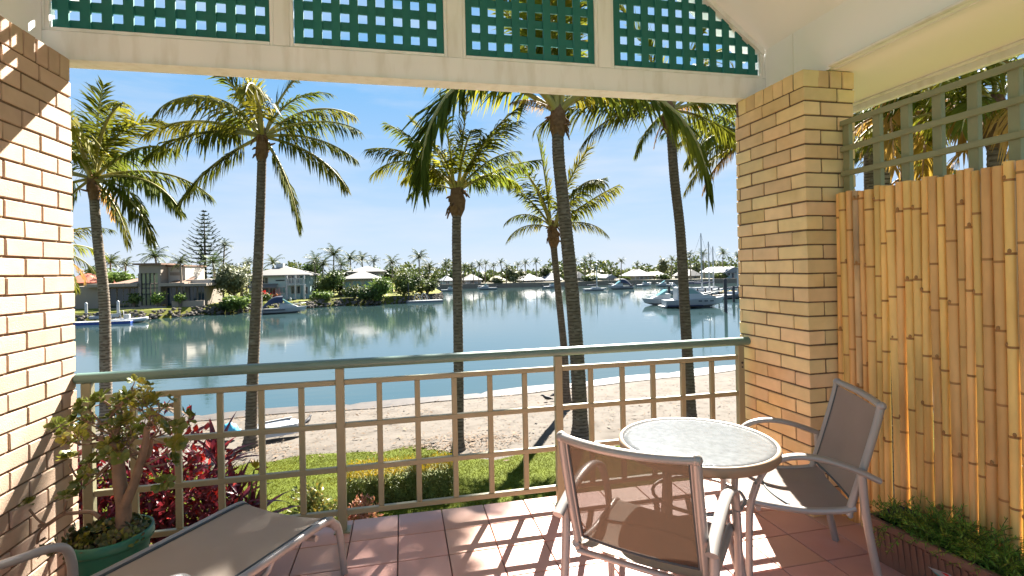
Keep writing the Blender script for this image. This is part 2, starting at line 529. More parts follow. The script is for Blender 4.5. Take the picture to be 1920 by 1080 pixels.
M['h_grey'] = mat('render_grey_brown', (0.25, 0.205, 0.16), 0.85, 0.08, 0.5)
M['h_pale'] = mat('render_pale', (0.40, 0.36, 0.31), 0.85, 0.06, 0.5)
M['h_blue'] = mat('weatherboard_aqua', (0.33, 0.44, 0.43), 0.7, 0.05, 0.5)
M['h_white'] = mat('weatherboard_white', (0.42, 0.43, 0.43), 0.7, 0.05, 0.5)
M['h_cream'] = mat('weatherboard_cream', (0.36, 0.33, 0.25), 0.8, 0.08, 0.5, rand=0.1)
M['r_pale'] = mat('roof_pale', (0.13, 0.12, 0.105), 0.6, 0.05, 0.6, rand=0.08)
M['r_grey'] = mat('roof_grey', (0.15, 0.16, 0.17), 0.6, 0.05, 0.6, rand=0.1)
M['r_red'] = mat('roof_red_tile', (0.36, 0.10, 0.055), 0.8, 0.15, 3)
M['r_brown'] = mat('roof_brown', (0.16, 0.09, 0.055), 0.8, 0.15, 1.5)
M['r_olive'] = mat('roof_olive', (0.24, 0.23, 0.13), 0.7, 0.1, 1)
M['rock'] = mat('shore_rock', (0.10, 0.085, 0.07), 0.95, 0.4, 1.5, 0.4, 6, 0.2, rand=0.2)
M['bank'] = mat('bank_grass', (0.10, 0.105, 0.018), 0.9, 0.3, 0.12, 0, 40, 0.1, col2=(0.15, 0.135, 0.015), c2scale=0.07, c2lo=0.5, c2hi=0.62)
M['farland'] = mat('far_shore_ground', (0.12, 0.105, 0.065), 0.95, 0.3, 0.08)
M['timber'] = mat('jetty_timber', (0.20, 0.16, 0.12), 0.9, 0.2, 3)
M['pile'] = mat('dark_pile', (0.045, 0.042, 0.045), 0.8, 0.2, 3)
M['yellow'] = mat('yellow_kayak', (0.60, 0.38, 0.03), 0.4, 0.05)
M['feather'] = mat('dark_feather', (0.035, 0.033, 0.036), 0.7, 0.2, 20)
M['teal'] = mat('teal_print', (0.03, 0.36, 0.33), 0.4, 0.05)
M['redp'] = mat('red_print', (0.55, 0.03, 0.03), 0.4, 0.05)
M['turq'] = mat('turquoise_tarp', (0.06, 0.32, 0.48), 0.5, 0.12, 6)
M['nail'] = mat('wire_tie', (0.75, 0.74, 0.70), 0.5)

# still inlet water
wm = bpy.data.materials.new('inlet_water')
wm.use_nodes = True
n, l = wm.node_tree.nodes, wm.node_tree.links
b = n['Principled BSDF']
b.inputs['Base Color'].default_value = (0.022, 0.044, 0.043, 1)
b.inputs['Roughness'].default_value = 0.06
b.inputs['IOR'].default_value = 2.1
b.inputs['Specular IOR Level'].default_value = 0.6
t = n.new('ShaderNodeTexCoord')
mp = n.new('ShaderNodeMapping')
mp.inputs['Scale'].default_value = (0.35, 1.3, 1)
l.new(t.outputs['Object'], mp.inputs['Vector'])
na = n.new('ShaderNodeTexNoise')
na.inputs['Scale'].default_value = 1.6
na.inputs['Detail'].default_value = 3
l.new(mp.outputs['Vector'], na.inputs['Vector'])
nb = n.new('ShaderNodeTexNoise')          # calm and breezy patches
nb.inputs['Scale'].default_value = 0.05
nb.inputs['Detail'].default_value = 3
l.new(mp.outputs['Vector'], nb.inputs['Vector'])
mr = n.new('ShaderNodeMapRange')
mr.inputs['From Min'].default_value = 0.4
mr.inputs['From Max'].default_value = 0.65
mr.inputs['To Min'].default_value = 0.02
mr.inputs['To Max'].default_value = 0.16
l.new(nb.outputs['Fac'], mr.inputs['Value'])
bp = n.new('ShaderNodeBump')
bp.inputs['Distance'].default_value = 0.08
l.new(mr.outputs['Result'], bp.inputs['Strength'])
l.new(na.outputs['Fac'], bp.inputs['Height'])
l.new(bp.outputs['Normal'], b.inputs['Normal'])
M['water'] = wm

# ================================================================== THE LARGE SETTING
GZ, WZ = -2.8, -3.4                      # garden level, water level
rnd = random.Random(7)

mb = MB()
mb.add([(-1500, 15, WZ), (1500, 15, WZ), (1500, 2500, WZ), (-1500, 2500, WZ)], [(0, 1, 2, 3)])
struct(mb.obj('water', M['water']))


def lawn_edge(x):
    return 12.85 - 1.25 / (1 + math.exp(-(x - 0.95) * 5)) + 0.12 * math.sin(x * 2.3) + 0.07 * math.sin(x * 5.1 + 1)


# lawn sheet with an uneven edge to the sand
mb = MB()
NX = 160
top = [(-40 + 80 * i / NX, lawn_edge(-40 + 80 * i / NX), GZ) for i in range(NX + 1)]
bot = [(-40 + 80 * i / NX, -30, GZ) for i in range(NX + 1)]
mb.add(bot + top, [(i, i + 1, NX + 2 + i, NX + 1 + i) for i in range(NX)])
lawn = struct(mb.obj('lawn', M['lawn']))


def sand_z(x, y):
    t = min(max((y - 13.0) / 7.0, 0), 1.6)
    return GZ - 0.012 - 0.62 * t - 0.03 * math.sin(x * 1.1 + y * .6) * min(t * 3, 1) * .6


def shore_y(x):
    return 19.7 + max(x - 1, 0) * 0.14


mb = MB()
xs = [-45 + 1.0 * i for i in range(131)]
ys = [9.0, 10.5, 12, 13, 14, 15, 16, 17, 18, 19, 20, 21.5, 23.5, 26, 30]
vv, ff = [], []
for y in ys:
    for x in xs:
        yy = y + max(x - 1, 0) * 0.14 * (min(max((y - 11) / 9, 0), 1))
        t = (y - 13.0) / 6.7
        z = GZ - 0.012 if t < 0 else GZ - 0.012 - 0.6 * min(t, 1) ** 1.1 - max(t - 1, 0) * 1.2
        z += 0.025 * math.sin(x * 1.3 + y) * (0.3 if t < 0 else 1) * (0 if t < -.2 else 1)
        vv.append((x, yy, z))
nx = len(xs)
for j in range(len(ys) - 1):
    for i in range(nx - 1):
        ff.append((j * nx + i, j * nx + i + 1, (j + 1) * nx + i + 1, (j + 1) * nx + i))
mb.add(vv, ff, 0, True)
struct(mb.obj('beach', M['sand']))
mb = MB()
wr = random.Random(12)
pts_ = []
for i in range(131):
    x = -45 + i
    pts_.append((x, max(x - 1, 0) * .14, .10 * math.sin(x * .9) + .06 * math.sin(x * 2.3) + wr.uniform(-.04, .04)))
vv, ff = [], []
for x, dx, w in pts_:
    for y in (19.02 + w, 19.4 + w * .5, 20.2):
        t = (y - 13.0) / 6.7
        vv.append((x, y + dx * min((y - 11) / 9, 1), GZ - 0.012 - 0.6 * min(t, 1) ** 1.1 + .026 + .025 * math.sin(x * 1.3 + y)))
for i in range(130):
    for k in range(2):
        ff.append((i * 3 + k, i * 3 + 3 + k, i * 3 + 4 + k, i * 3 + 1 + k))
mb.add(vv, ff, 0, True)
struct(mb.obj('wet_sand', M['wet']))

# left bank across the inlet and the far shore
def bank(name, pts, ztop, m_, slope=2.0):
    """land behind a shoreline: a short slope up from the water, then level ground"""
    mb = MB()
    n_ = len(pts)
    a = [(x, y, WZ - 0.5) for x, y in pts]
    b_ = [(x, y + slope, ztop) for x, y in pts]
    c_ = [(x, y + 40, ztop + 0.3) for x, y in pts]
    d_ = [(x * 1.0, 1500, ztop + 0.5) for x, y in pts]
    fs_ = []
    for r_ in range(3):
        for i in range(n_ - 1):
            fs_.append((r_ * n_ + i, r_ * n_ + i + 1, (r_ + 1) * n_ + i + 1, (r_ + 1) * n_ + i))
    mb.add(a + b_ + c_ + d_, fs_)
    return struct(mb.obj(name, m_))


LEFT = [(-160, 55), (-60, 63), (-35.4, 66.2), (-30.3, 66.6), (-27.3, 70.1), (-23.1, 73.9), (-18.7, 74.6), (-13.3, 79.1), (-8.4, 82.6), (-1.2, 84.0), (3.6, 87.1), (6.6, 91), (7.5, 98)]
bank('left_bank', LEFT, -2.35, M['bank'])
FAR = [(-400, 160), (-40, 152), (0, 150), (14.6, 149), (29.8, 145.3), (46, 141), (63.8, 143), (72, 139), (82, 132), (120, 128), (500, 120)]
bank('far_bank', FAR, -2.2, M['farland'], 3.0)

# ================================================================== THE BALCONY
XL, XP, YP, YR = -1.698, 2.353, 2.583, 3.13
CH = 0.0857                                # brick course


# ---- floor
mb = MB()
mb.box(-1.95, -0.8, -0.22, 2.95, 3.235, -0.014)
floor = struct(mb.obj('floor', M['grout']))
TP = 0.2655
mb = MB()
mb.cbox(0, 0, -0.0135, TP - 0.006, TP - 0.006, 0.0, 0.0025)
tile_me = mb.mesh('floor_tile', M['tile'])
for j in range(13):
    for i in range(-8, 10):
        x = 0.2155 + TP * i
        if x < -1.9 or x > 2.65:
            continue
        y = 3.252 - TP * (j + 1)
        o = link('floor_tile', tile_me, floor, (x + .003, y + .003, rnd.uniform(-.0006, .0006)))
        o.rotation_euler = (rnd.uniform(-.001, .001), rnd.uniform(-.001, .001), 0)
mb = MB()
mb.box(-1.95, -0.8, -0.012, 2.95, -0.21, -0.0005)
stuff(mb.obj('floor_tile', M['tile'], floor))

# ---- brick wall on the left, brick pier on the right
BR = {}


def brick(sx, sy, sz, parent, loc, mt='brick'):
    k = (round(sx, 3), round(sy, 3), round(sz, 3), mt, rnd.randint(0, 3))
    if k not in BR:
        b_ = MB()
        b_.cbox(0, 0, 0, k[0], k[1], k[2], 0.0035)
        b_.v = [tuple(c + rnd.uniform(-.0013, .0013) for c in v) for v in b_.v]      # worn arrises
        BR[k] = b_.mesh('brick', M[mt])
    j = 0.0016
    o = link('brick', BR[k], parent, (loc[0] + rnd.uniform(-j, j), loc[1] + rnd.uniform(-j, j), loc[2] + rnd.uniform(-.0008, .0008)))
    o.rotation_euler = (rnd.gauss(0, .003), rnd.gauss(0, .003), rnd.gauss(0, .004))
    return o


wall = thing('brick_wall', 'cream brick wall in bright sun at the left end of the balcony', 'wall', (XL, 3.135, 0))
mb = MB()
mb.box(-0.222, -1.75, -0.2, -0.007, -0.007, 2.655)
mb.obj('mortar_core', M['mortar'], wall)
J = 0.0095
bed = 2.545
for k in range(30):
    z = bed - CH * (k + 1) + J
    y = 0.0
    first = True
    while y > -1.6:
        L = 0.2325
        if first and k % 2 == 1:
            L = 0.1115
        first = False
        brick(0.11, L, CH - J, wall, (-0.11, y - L, z), 'brick_sun_dimmed')
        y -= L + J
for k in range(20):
    brick(0.11, 0.076, 0.118, wall, (-0.11, -0.004 - 0.0858 * k - 0.076, bed + J * .7), 'brick_sun_dimmed')

pier = thing('brick_pillar', 'tan brick pillar standing in shade between railing and bamboo screen', 'pillar', (XP, YP, 0))
PW, PD = 0.363, 0.637
mb = MB()
mb.box(0.007, 0.007, -0.2, PW - 0.007, PD - 0.007, 2.66)
mb.obj('mortar_core', M['mortar'], pier)
bed = 2.555
for k in range(30):
    z = bed - CH * (k + 1) + J
    h = CH - J
    if k % 2 == 0:
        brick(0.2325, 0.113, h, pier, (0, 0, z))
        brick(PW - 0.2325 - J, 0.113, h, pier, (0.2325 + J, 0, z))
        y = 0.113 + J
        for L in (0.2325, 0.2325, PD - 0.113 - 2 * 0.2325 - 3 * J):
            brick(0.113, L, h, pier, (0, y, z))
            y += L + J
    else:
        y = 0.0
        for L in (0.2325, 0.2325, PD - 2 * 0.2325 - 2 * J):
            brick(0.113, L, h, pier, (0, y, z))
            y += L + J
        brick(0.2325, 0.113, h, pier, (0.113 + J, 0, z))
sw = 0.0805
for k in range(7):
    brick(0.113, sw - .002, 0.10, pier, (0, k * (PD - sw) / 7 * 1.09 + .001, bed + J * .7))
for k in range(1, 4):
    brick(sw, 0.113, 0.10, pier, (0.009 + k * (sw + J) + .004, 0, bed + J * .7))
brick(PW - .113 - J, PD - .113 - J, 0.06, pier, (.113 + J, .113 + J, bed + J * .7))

# ---- gable screen: beam, mullions, beads and four lattice panels
YG = 3.13
GXL, GXR, GXC = -1.822, 2.539, 0.3585
RAKE = 0.787
gable = thing('gable_screen', 'cream gable beam with dark green square lattice panels above the opening', 'gable screen', (0, YG, 0))
mb = MB()
mb.cbox(GXL - .10, 0, 2.668, GXR + .10, 0.10, 2.818, 0.004)
mb.obj('beam', M['cream'], gable)
mb = MB()
mb.cbox(GXL - .10, -0.012, 2.664, GXR + .10, 0.115, 2.6672, 0.001)
mb.obj('drip_strip', M['cream'], gable)


def rake_z(x):
    return 3.028 + RAKE * (GXC - GXL - 0.03 - abs(x - GXC))


panels = [(-1.793, -0.712), (-0.584, 0.282), (0.417, 1.267), (1.401, 2.505)]
for x0, x1 in ((-0.692, -0.604), (0.302, 0.397), (1.287, 1.381), (GXL - .03, -1.8135), (2.5255, GXR + .03)):
    mb = MB()
    xm = (x0 + x1) / 2
    mb.cbox(x0, 0.003, 2.819, x1, 0.095, rake_z(xm) - 0.0, 0.004)
    mb.obj('mullion', M['cream'], gable)
for (x0, x1) in panels:                    # thin glazing beads round each panel
    mb = MB()
    for xa in (x0 - 0.020, x1):
        xi = xa + .010
        mb.cbox(xa + .0005, 0.006, 2.8195, xa + 0.0195, 0.030, rake_z(xi) - .01, 0.003)
    mb.cbox(x0 + .0005, 0.006, 2.8195, x1 - .0005, 0.030, 2.8405, 0.003)
    mb.obj('glazing_bead', M['cream'], gable)
mb = MB()                                  # raking trim under the ceiling slopes
for sgn in (-1, 1):
    xe = GXL if sgn < 0 else GXR
    a = Vector((xe, 0, rake_z(xe) - 0.010))
    c_ = Vector((GXC, 0, rake_z(GXC) - 0.010))
    d = (c_ - a)
    nrm = Vector((-d.z, 0, d.x)).normalized()
    mb.obox((a + c_) / 2 + Vector((0, 0.022, 0)), d, (0, 1, 0), nrm, d.length, 0.052, 0.030)
mb.obj('rake_trim', M['cream'], gable)
SP, SW = 0.1023, 0.050
for pi, (x0, x1) in enumerate(panels):
    p_ = bpy.data.objects.new('lattice_panel', None)
    COL.objects.link(p_)
    p_.parent = gable
    hx = {0: -1.813, 1: -0.530, 2: 0.459, 3: 1.452}[pi]      # first opening
    xs_ = []
    x = hx - SW
    while x < x1 + .02:
        a, c_ = max(x, x0), min(x + SW, x1)
        if c_ - a > 0.008:
            xs_.append((a, c_))
        x += SP
    if xs_[0][0] - x0 > 0.001:                                # edge slat
        xs_.insert(0, (x0, xs_[0][0] - 0.052)) if xs_[0][0] - 0.052 - x0 > 0.01 else None
    for a, c_ in xs_:
        mb = MB()
        xm = (a + c_) / 2
        zt = [rake_z(a) - .012, rake_z(c_) - .012]
        poly = [(a, 2.842), (c_, 2.842), (c_, zt[1]), (a, zt[0])]
        mb.prism(poly, 0.020, 0.032, 'y')
        mb.obj('slat', M['lattice'], p_)
    z = 2.842
    row = 0
    while z < 4.6:
        zz0, zz1 = (2.8425, 2.892) if row == 0 else (z, z + 0.052)
        # the slat ends on the slope of the rake
        def reach(zz):
            return GXC - GXL - 0.03 - (zz + .012 - 3.028) / RAKE
        d0, d1 = reach(zz0), reach(zz1)
        if min(GXC + d0, x1) - max(GXC - d0, x0) < 0.03:
            break
        lo0, lo1, hi0, hi1 = max(x0, GXC - d0), max(x0, GXC - d1), min(x1, GXC + d0), min(x1, GXC + d1)
        mb = MB()
        if hi1 - lo1 > 0.005:
            mb.prism([(lo0, zz0), (hi0, zz0), (hi1, zz1), (lo1, zz1)], 0.0325, 0.0445, 'y')
        else:
            mb.prism([(lo0, zz0), (hi0, zz0), ((hi0 + lo0) / 2, zz1)], 0.0325, 0.0445, 'y')
        mb.obj('slat', M['lattice'], p_)
        row += 1
        z = 2.8375 + 0.1075 * row
    # the framing left over between the rake and the clipped slats
# ---- ceiling: two slopes, side boards, soffits
def ceil_part(name, m_, *boxes):
    mb = MB()
    for b_ in boxes:
        b_(mb)
    return struct(mb.obj(name, m_))


Y0, Y1 = -0.35, 3.36
zr = 3.028 + RAKE * (GXC - GXL - .03)
for sgn in (-1, 1):
    xe = GXL if sgn < 0 else GXR
    xo = xe + sgn * 0.9
    ze = rake_z(xe) + .012
    mb = MB()
    poly = [(GXC, zr + .012), (xe, ze), (xe, ze + .22), (GXC, zr + .232)]
    if sgn > 0:
        poly = poly[::-1]
    mb.prism(poly, Y0, Y1, 'y')
    struct(mb.obj('ceiling', M['ceil']))
    mb = MB()
    mb.box(min(xe, xe + sgn * .03), Y0, 2.672, max(xe, xe + sgn * .03), YG - .002, ze + .03)
    struct(mb.obj('ceiling_side_board', M['ceil']))
    mb = MB()
    a, c_ = sorted((xe + sgn * .031, xe + sgn * 0.72))
    mb.box(a, Y0, 2.668, c_, Y1, 2.70)
    struct(mb.obj('soffit', M['soffit']))
    mb = MB()                                                # roof cover outside
    a, c_ = sorted((xe + sgn * .031, xe + sgn * 0.76))
    mb.box(a, Y0, 2.701, c_, Y1, 2.95)
    struct(mb.obj('roof_edge', M['cream']))
    mb = MB()
    mb.cbox(min(xe + sgn * .72, xe + sgn * .76), Y0, 2.61, max(xe + sgn * .72, xe + sgn * .76), Y1, 2.70, .004)
    struct(mb.obj('fascia', M['cream']))
    mb = MB()
    a, c_ = sorted((xe - sgn * .0345, xe - sgn * .002))
    mb.cbox(a, Y0, 2.672, c_, 2.56, 2.688, .004)
    mb.cbox(*( (xe + .69, Y0, 2.650, xe + .718, Y1, 2.667) if sgn > 0 else (xe - .718, Y0, 2.650, xe - .69, Y1, 2.667)), .004)
    struct(mb.obj('ceiling_cove_trim', M['cream']))
mb = MB()
mb.box(GXR - .004, 2.86, 2.69, GXR - .0005, 2.868, 3.015)
struct(mb.obj('ceiling_board_joint', M['cream']))

# ---- railing
rail = thing('balcony_railing', 'sage green tube railing with olive square grid across the balcony edge', 'railing', (0, YR, 0))
mb = MB()
mb.tube([(XL + .004, 0, 0.975), (XP + .02, 0, 0.975)], 0.033, 14, flat=0.85, up=(0, 0, 1))
mb.obj('handrail', M['rail'], rail)
for px in (-1.645, -0.366, 0.965, 2.285):
    mb = MB()
    mb.cbox(px - .024, -.0205, 0.0, px + .024, .0205, 0.950, .004)
    mb.cbox(px - .045, -.045, 0.0, px + .045, .045, 0.008, .002)
    mb.obj('post', M['bar'], rail)
posts = [-1.645, -0.366, 0.965, 2.285]
for z0 in (0.852, 0.601, 0.345, 0.092):
    for a, c_ in zip(posts[:-1], posts[1:]):
        mb = MB()
        mb.cbox(a + .0245, -.015, z0, c_ - .0245, .015, z0 + .030, .003)
        mb.obj('horizontal_bar', M['bar'], rail)
for a, c_ in zip(posts[:-1], posts[1:]):
    nb_ = 5 if a > -.5 else 5
    for k in range(1, nb_ + 1):
        x = a + (c_ - a) * k / (nb_ + 1)
        mb = MB()
        mb.cbox(x - .016, -.012, 0.1225, x + .016, .012, 0.8515, .003)
        mb.obj('upright_bar', M['bar'], rail)
mb = MB()
mb.tube([(2.288, -.022, 0.83), (2.288, -.026, 0.83)], 0.008, 8)
mb.tube([(2.288, -.022, 0.80), (2.288, -.026, 0.80)], 0.006, 8)
mb.obj('screw', M['pile'], rail)

# ---- trellis and bamboo screen on the right
tre = thing('timber_trellis', 'olive painted open timber trellis above the bamboo screen', 'trellis', (2.60, 2.575, 0))
for z0 in (2.325, 2.170, 2.022, 1.86):
    mb = MB()
    mb.cbox(-.008, -3.4, z0, .010, 0.0, z0 + .031, .003)
    mb.obj('rail_slat', M['trellis'], tre)
yv = [-0.002, -0.200, -0.366, -0.530, -0.692, -0.855, -1.02, -1.185, -1.35, -1.52, -1.69]
for y in yv:
    mb = MB()
    mb.cbox(.0105, y - .046, 0.02, .040, y, 2.35, .003)
    mb.obj('upright_slat', M['trellis'], tre)
scr = thing('bamboo_screen', 'golden bamboo pole screen standing behind the planter box', 'screen', (2.552, 2.575, 0))
ytop = [2.571, 2.539, 2.492, 2.453, 2.409, 2.375, 2.32, 2.279, 2.242, 2.193, 2.15, 2.103, 2.058, 2.019, 1.975, 1.94, 1.891, 1.855, 1.821, 1.787, 1.742, 1.696, 1.656]
while ytop[-1] > 0.2:
    ytop.append(ytop[-1] - rnd.uniform(.038, .046))
br_ = random.Random(11)
for i in range(len(ytop) - 1):
    ya, yb = ytop[i], ytop[i + 1]
    r0 = (ya - yb) / 2 * 1.0
    yc = (ya + yb) / 2 - 2.575
    zt = 1.915 + br_.uniform(-.009, .009)
    lean = br_.uniform(-.012, .012)
    bow = br_.uniform(-.008, .008)
    ph = br_.uniform(0, .3)
    nodes, z = [], 0.05 + ph
    while z < zt - .04:
        nodes.append(z)
        z += br_.uniform(.22, .42)
    pts, rs = [], []

    def put(z, k):
        t = z / zt
        pts.append((bow * math.sin(t * 3.1) * .6, yc + lean * (1 - t) + bow * math.sin(t * PI * 1.3), z))
        rs.append(r0 * k * (1 - .03 * t))
    put(0.0, 1)
    for z in nodes:
        put(z - .020, .985)
        put(z - .006, 1.03)
        put(z, .955)
        put(z + .005, 1.04)
        put(z + .018, .985)
    put(zt, 1)
    mb = MB()
    mb.tube(pts, rs, 12, caps=False)
    for q in range(len(mb.f)):
        ring = q // 12
        if ring > 0 and (ring - 1) % 5 in (1, 2):
            mb.m[q] = 1
    n_ = len(pts)
    mb.add(mb.v[(n_ - 1) * 12:n_ * 12], [tuple(range(12))], 2)
    for z in nodes:                                         # dark eyes where side shoots were cut
        if br_.random() < .4:
            a = br_.uniform(2.2, 4.0)
            t = z / zt
            c_ = (r0 * math.cos(a) * 1.0, yc + lean * (1 - t) + bow * math.sin(t * PI * 1.3) + r0 * math.sin(a), z + .010)
            mb.blob(c_, .006, .008, .012, 1, 6, 4)
    o = mb.obj('bamboo_culm', [M['bamboo_grey' if i == 3 else 'bamboo'], M['node'], M['bamboo_end']], scr)
    if i == 3:
        o['label'] = 'weathered grey blotched bamboo pole'
for z in (0.62, 1.52):
    mb = MB()
    mb.tube([(.021, -2.3, z), (.021, -0.01, z)], .0018, 5)
    mb.obj('tie_wire', M['nail'], scr)

# ================================================================== FURNITURE
def arc_pts(pts, n=6):
    return smooth_path(pts, n)


def armchair(label, loc, fx, fy, sling, seat_m, flap=False, bow=0.055):
    rz = math.atan2(-fx, fy)
    t = thing('garden_chair', label, 'chair', (loc[0], loc[1], 0), rz, 'tube frame garden chairs round the small table')
    W, WB = 0.283, 0.250
    # seat sling, dipped, rolled over at the front
    sp = arc_pts([(.0, .415), (.06, .398), (.2, .386), (.36, .398), (.44, .408), (.475, .392), (.485, .365)], 4)
    mb = MB()
    ns = len(sp) - 1
    mb.grid(lambda u, v: (-.238 + .476 * u, sp[round(v * ns)].x, sp[round(v * ns)].y - .012 * math.sin(PI * u)), 10, ns)
    mb.grid(lambda u, v: (.238 - .476 * u, sp[round(v * ns)].x, sp[round(v * ns)].y - .004 - .012 * math.sin(PI * u)), 10, ns)
    mb.obj('seat', seat_m, t)
    # back sling
    bp_ = arc_pts([(.012, .44), (-.022, .55), (-.060, .68), (-.090, .79), (-.104, .850)], 4)
    nb_ = len(bp_) - 1
    mb = MB()
    mb.grid(lambda u, v: (-.222 + .444 * u, bp_[round(v * nb_)].x - bow * .35 * math.sin(PI * u), bp_[round(v * nb_)].y), 10, nb_)
    mb.grid(lambda u, v: (.222 - .444 * u, bp_[round(v * nb_)].x - .004 - bow * .35 * math.sin(PI * u), bp_[round(v * nb_)].y), 10, nb_)
    mb.obj('backrest', sling, t)
    mb = MB()                                  # dark spline hems
    mb.tube([(-.222 + .444 * i / 10, bp_[0].x - bow * .35 * math.sin(PI * i / 10) - .002, bp_[0].y) for i in range(11)], .006, 6)
    for s in (-1, 1):
        mb.tube([(s * .224, p.x - .002, p.y) for p in bp_], .006, 6)
    mb.obj('hem', M['piping'], t)
    for s in (-1, 1):
        mb = MB()                              # back post
        mb.tube([(s * WB, .028, .375)] + [(s * (.243 + .004), p.x - .004, p.y) for p in bp_] + [(s * .244, -.110, .866)], .0165, 10)
        mb.tube([(s * .2295, p.x - .002, p.y) for p in bp_], .0075, 6)
        mb.obj('back_post', M['alu'], t)
        mb = MB()                              # side rail under the seat
        mb.tube([(s * .252, p.x, p.y - .006) for p in sp], .0155, 10)
        mb.obj('side_rail', M['alu'], t)
        mb = MB()                              # armrest, a flattened tube
        ap = arc_pts([(-.085, .548), (.03, .598), (.16, .632), (.27, .630), (.355, .590), (.410, .500)], 6)
        mb.tube([(s * W, p.x, p.y) for p in ap], [.0225] * (len(ap) - 8) + [.0225 - .0007 * i for i in range(8)], 12, flat=.62, up=(s, 0, 0) if False else None)
        mb.obj('armrest', M['alu'], t)
        mb = MB()                              # front leg goes on from the arm
        lp = arc_pts([(.410, .500), (.437, .41), (.447, .30), (.452, .0)], 5)
        mb.tube([(s * W, p.x, p.y) for p in lp], .0165, 10)
        mb.obj('leg', M['alu'], t)
        mb = MB()
        lp = arc_pts([(-.018, .575), (-.030, .40), (-.060, .20), (-.098, .0)], 5)
        mb.tube([(s * (W - .004), p.x, p.y) for p in lp], .0175, 10)
        mb.obj('leg', M['alu'], t)
    mb = MB()                                  # bowed top rail
    mb.tube([(-.247 + .494 * i / 14, -.112 - bow * math.sin(PI * i / 14) ** .8, .866) for i in range(15)], .0165, 10)
    for s in (-1, 1):
        mb.blob((s * .247, -.112, .866), .021, .021, .021, 0, 10, 6)
    mb.obj('top_rail', M['alu'], t)
    mb = MB()
    for y in (.02, .40):
        mb.tube([(-.252, y, .372), (.252, y, .372)], .012, 8)
    mb.obj('stretcher', M['alu'], t)
    mb = MB()                                  # dark spline joint across the seat
    mb.tube([(-.235 + .47 * i / 10, .265 + .05 * math.sin(PI * i / 10), .3945 - .012 * math.sin(PI * i / 10)) for i in range(11)], .0055, 5)
    mb.obj('seat_seam', M['piping'], t)
    if flap:                                   # torn lining hanging under the seat
        fr = random.Random(5)
        for (x0, x1, y0, y1, dz) in ((.10, .24, .05, .22, .075), (-.02, .22, .24, .40, .05)):
            mb = MB()
            jit = [fr.uniform(.5, 1.25) for _ in range(9)]
            mb.grid(lambda u, v: (x0 + (x1 - x0) * v, y0 + (y1 - y0) * u, .372 - dz * jit[round(u * 8)] * math.sin(v * 2.4) - .01 * math.sin(u * 9)), 8, 6)
            mb.obj('torn_lining', M['rag'], t)
    return t


armchair('grey garden chair beside the brick pillar, facing the table, half in sun', (2.065, 2.13), -.90, .43, M['sling'], M['sling'], True, 0.02)
armchair('brown mesh garden chair nearest the viewer, its back turned', (0.835, 1.762), .70, .714, M['sling_brown'], M['sling_tan'], False, 0.06)

# ---- round table
tb = thing('round_table', 'small round table with frosted white glass top between the chairs', 'table', (1.315, 2.125, 0))
mb = MB()
mb.lathe([(0.0005, .701), (.30, .701), (.333, .7005), (.3335, .694), (.0005, .693)], 56)
mb.obj('tabletop', M['glass_top'], tb)
mb = MB()
mb.lathe([(.334, .703), (.341, .7055), (.349, .702), (.352, .690), (.350, .668), (.344, .660), (.332, .662), (.334, .69), (.334, .703)], 64)
mb.obj('rim', M['rim'], tb)
for k in range(4):
    a = R(20 + 90 * k)
    mb = MB()
    pts = arc_pts([(.20, .672), (.19, .45), (.22, .2), (.285, .0)], 5)
    mb.tube([(p.x * math.cos(a), p.x * math.sin(a), p.y) for p in pts], .014, 8)
    mb.obj('leg', M['alu'], tb)
mb = MB()
mb.tube([(.2 * math.cos(2 * PI * i / 24), .2 * math.sin(2 * PI * i / 24), .45) for i in range(25)], .008, 6, caps=False)
mb.obj('brace_ring', M['alu'], tb)

# ---- chaise longue: origin at the middle of its foot end, +y towards the head
dx_, dy_ = -.53, -.847
lg = thing('sun_lounger', 'tan sling sun lounger with white arms beside the potted jade plant', 'sun lounger', (-.598, 2.757, 0), math.atan2(-dx_, dy_))
HW = .280
side = arc_pts([(-.035, .256), (-.012, .292), (.04, .315), (.30, .318), (.75, .322), (1.12, .335)], 6)
mb = MB()
ns = len(side) - 1
mb.grid(lambda u, v: (-.255 + .51 * u, side[round(v * ns)].x, side[round(v * ns)].y - .018 * math.sin(PI * u) * min(1, v * 4) + .006), 12, ns)
mb.grid(lambda u, v: (.255 - .51 * u, side[round(v * ns)].x, side[round(v * ns)].y - .018 * math.sin(PI * u) * min(1, v * 4) + .001), 12, ns)
mb.obj('sling_bed', M['sling_tan'], lg)
bk = arc_pts([(1.13, .34), (1.24, .50), (1.36, .70), (1.45, .87)], 5)
nb_ = len(bk) - 1
mb = MB()
mb.grid(lambda u, v: (-.255 + .51 * u, bk[round(v * nb_)].x, bk[round(v * nb_)].y), 8, nb_)
mb.obj('backrest', M['sling_tan'], lg)
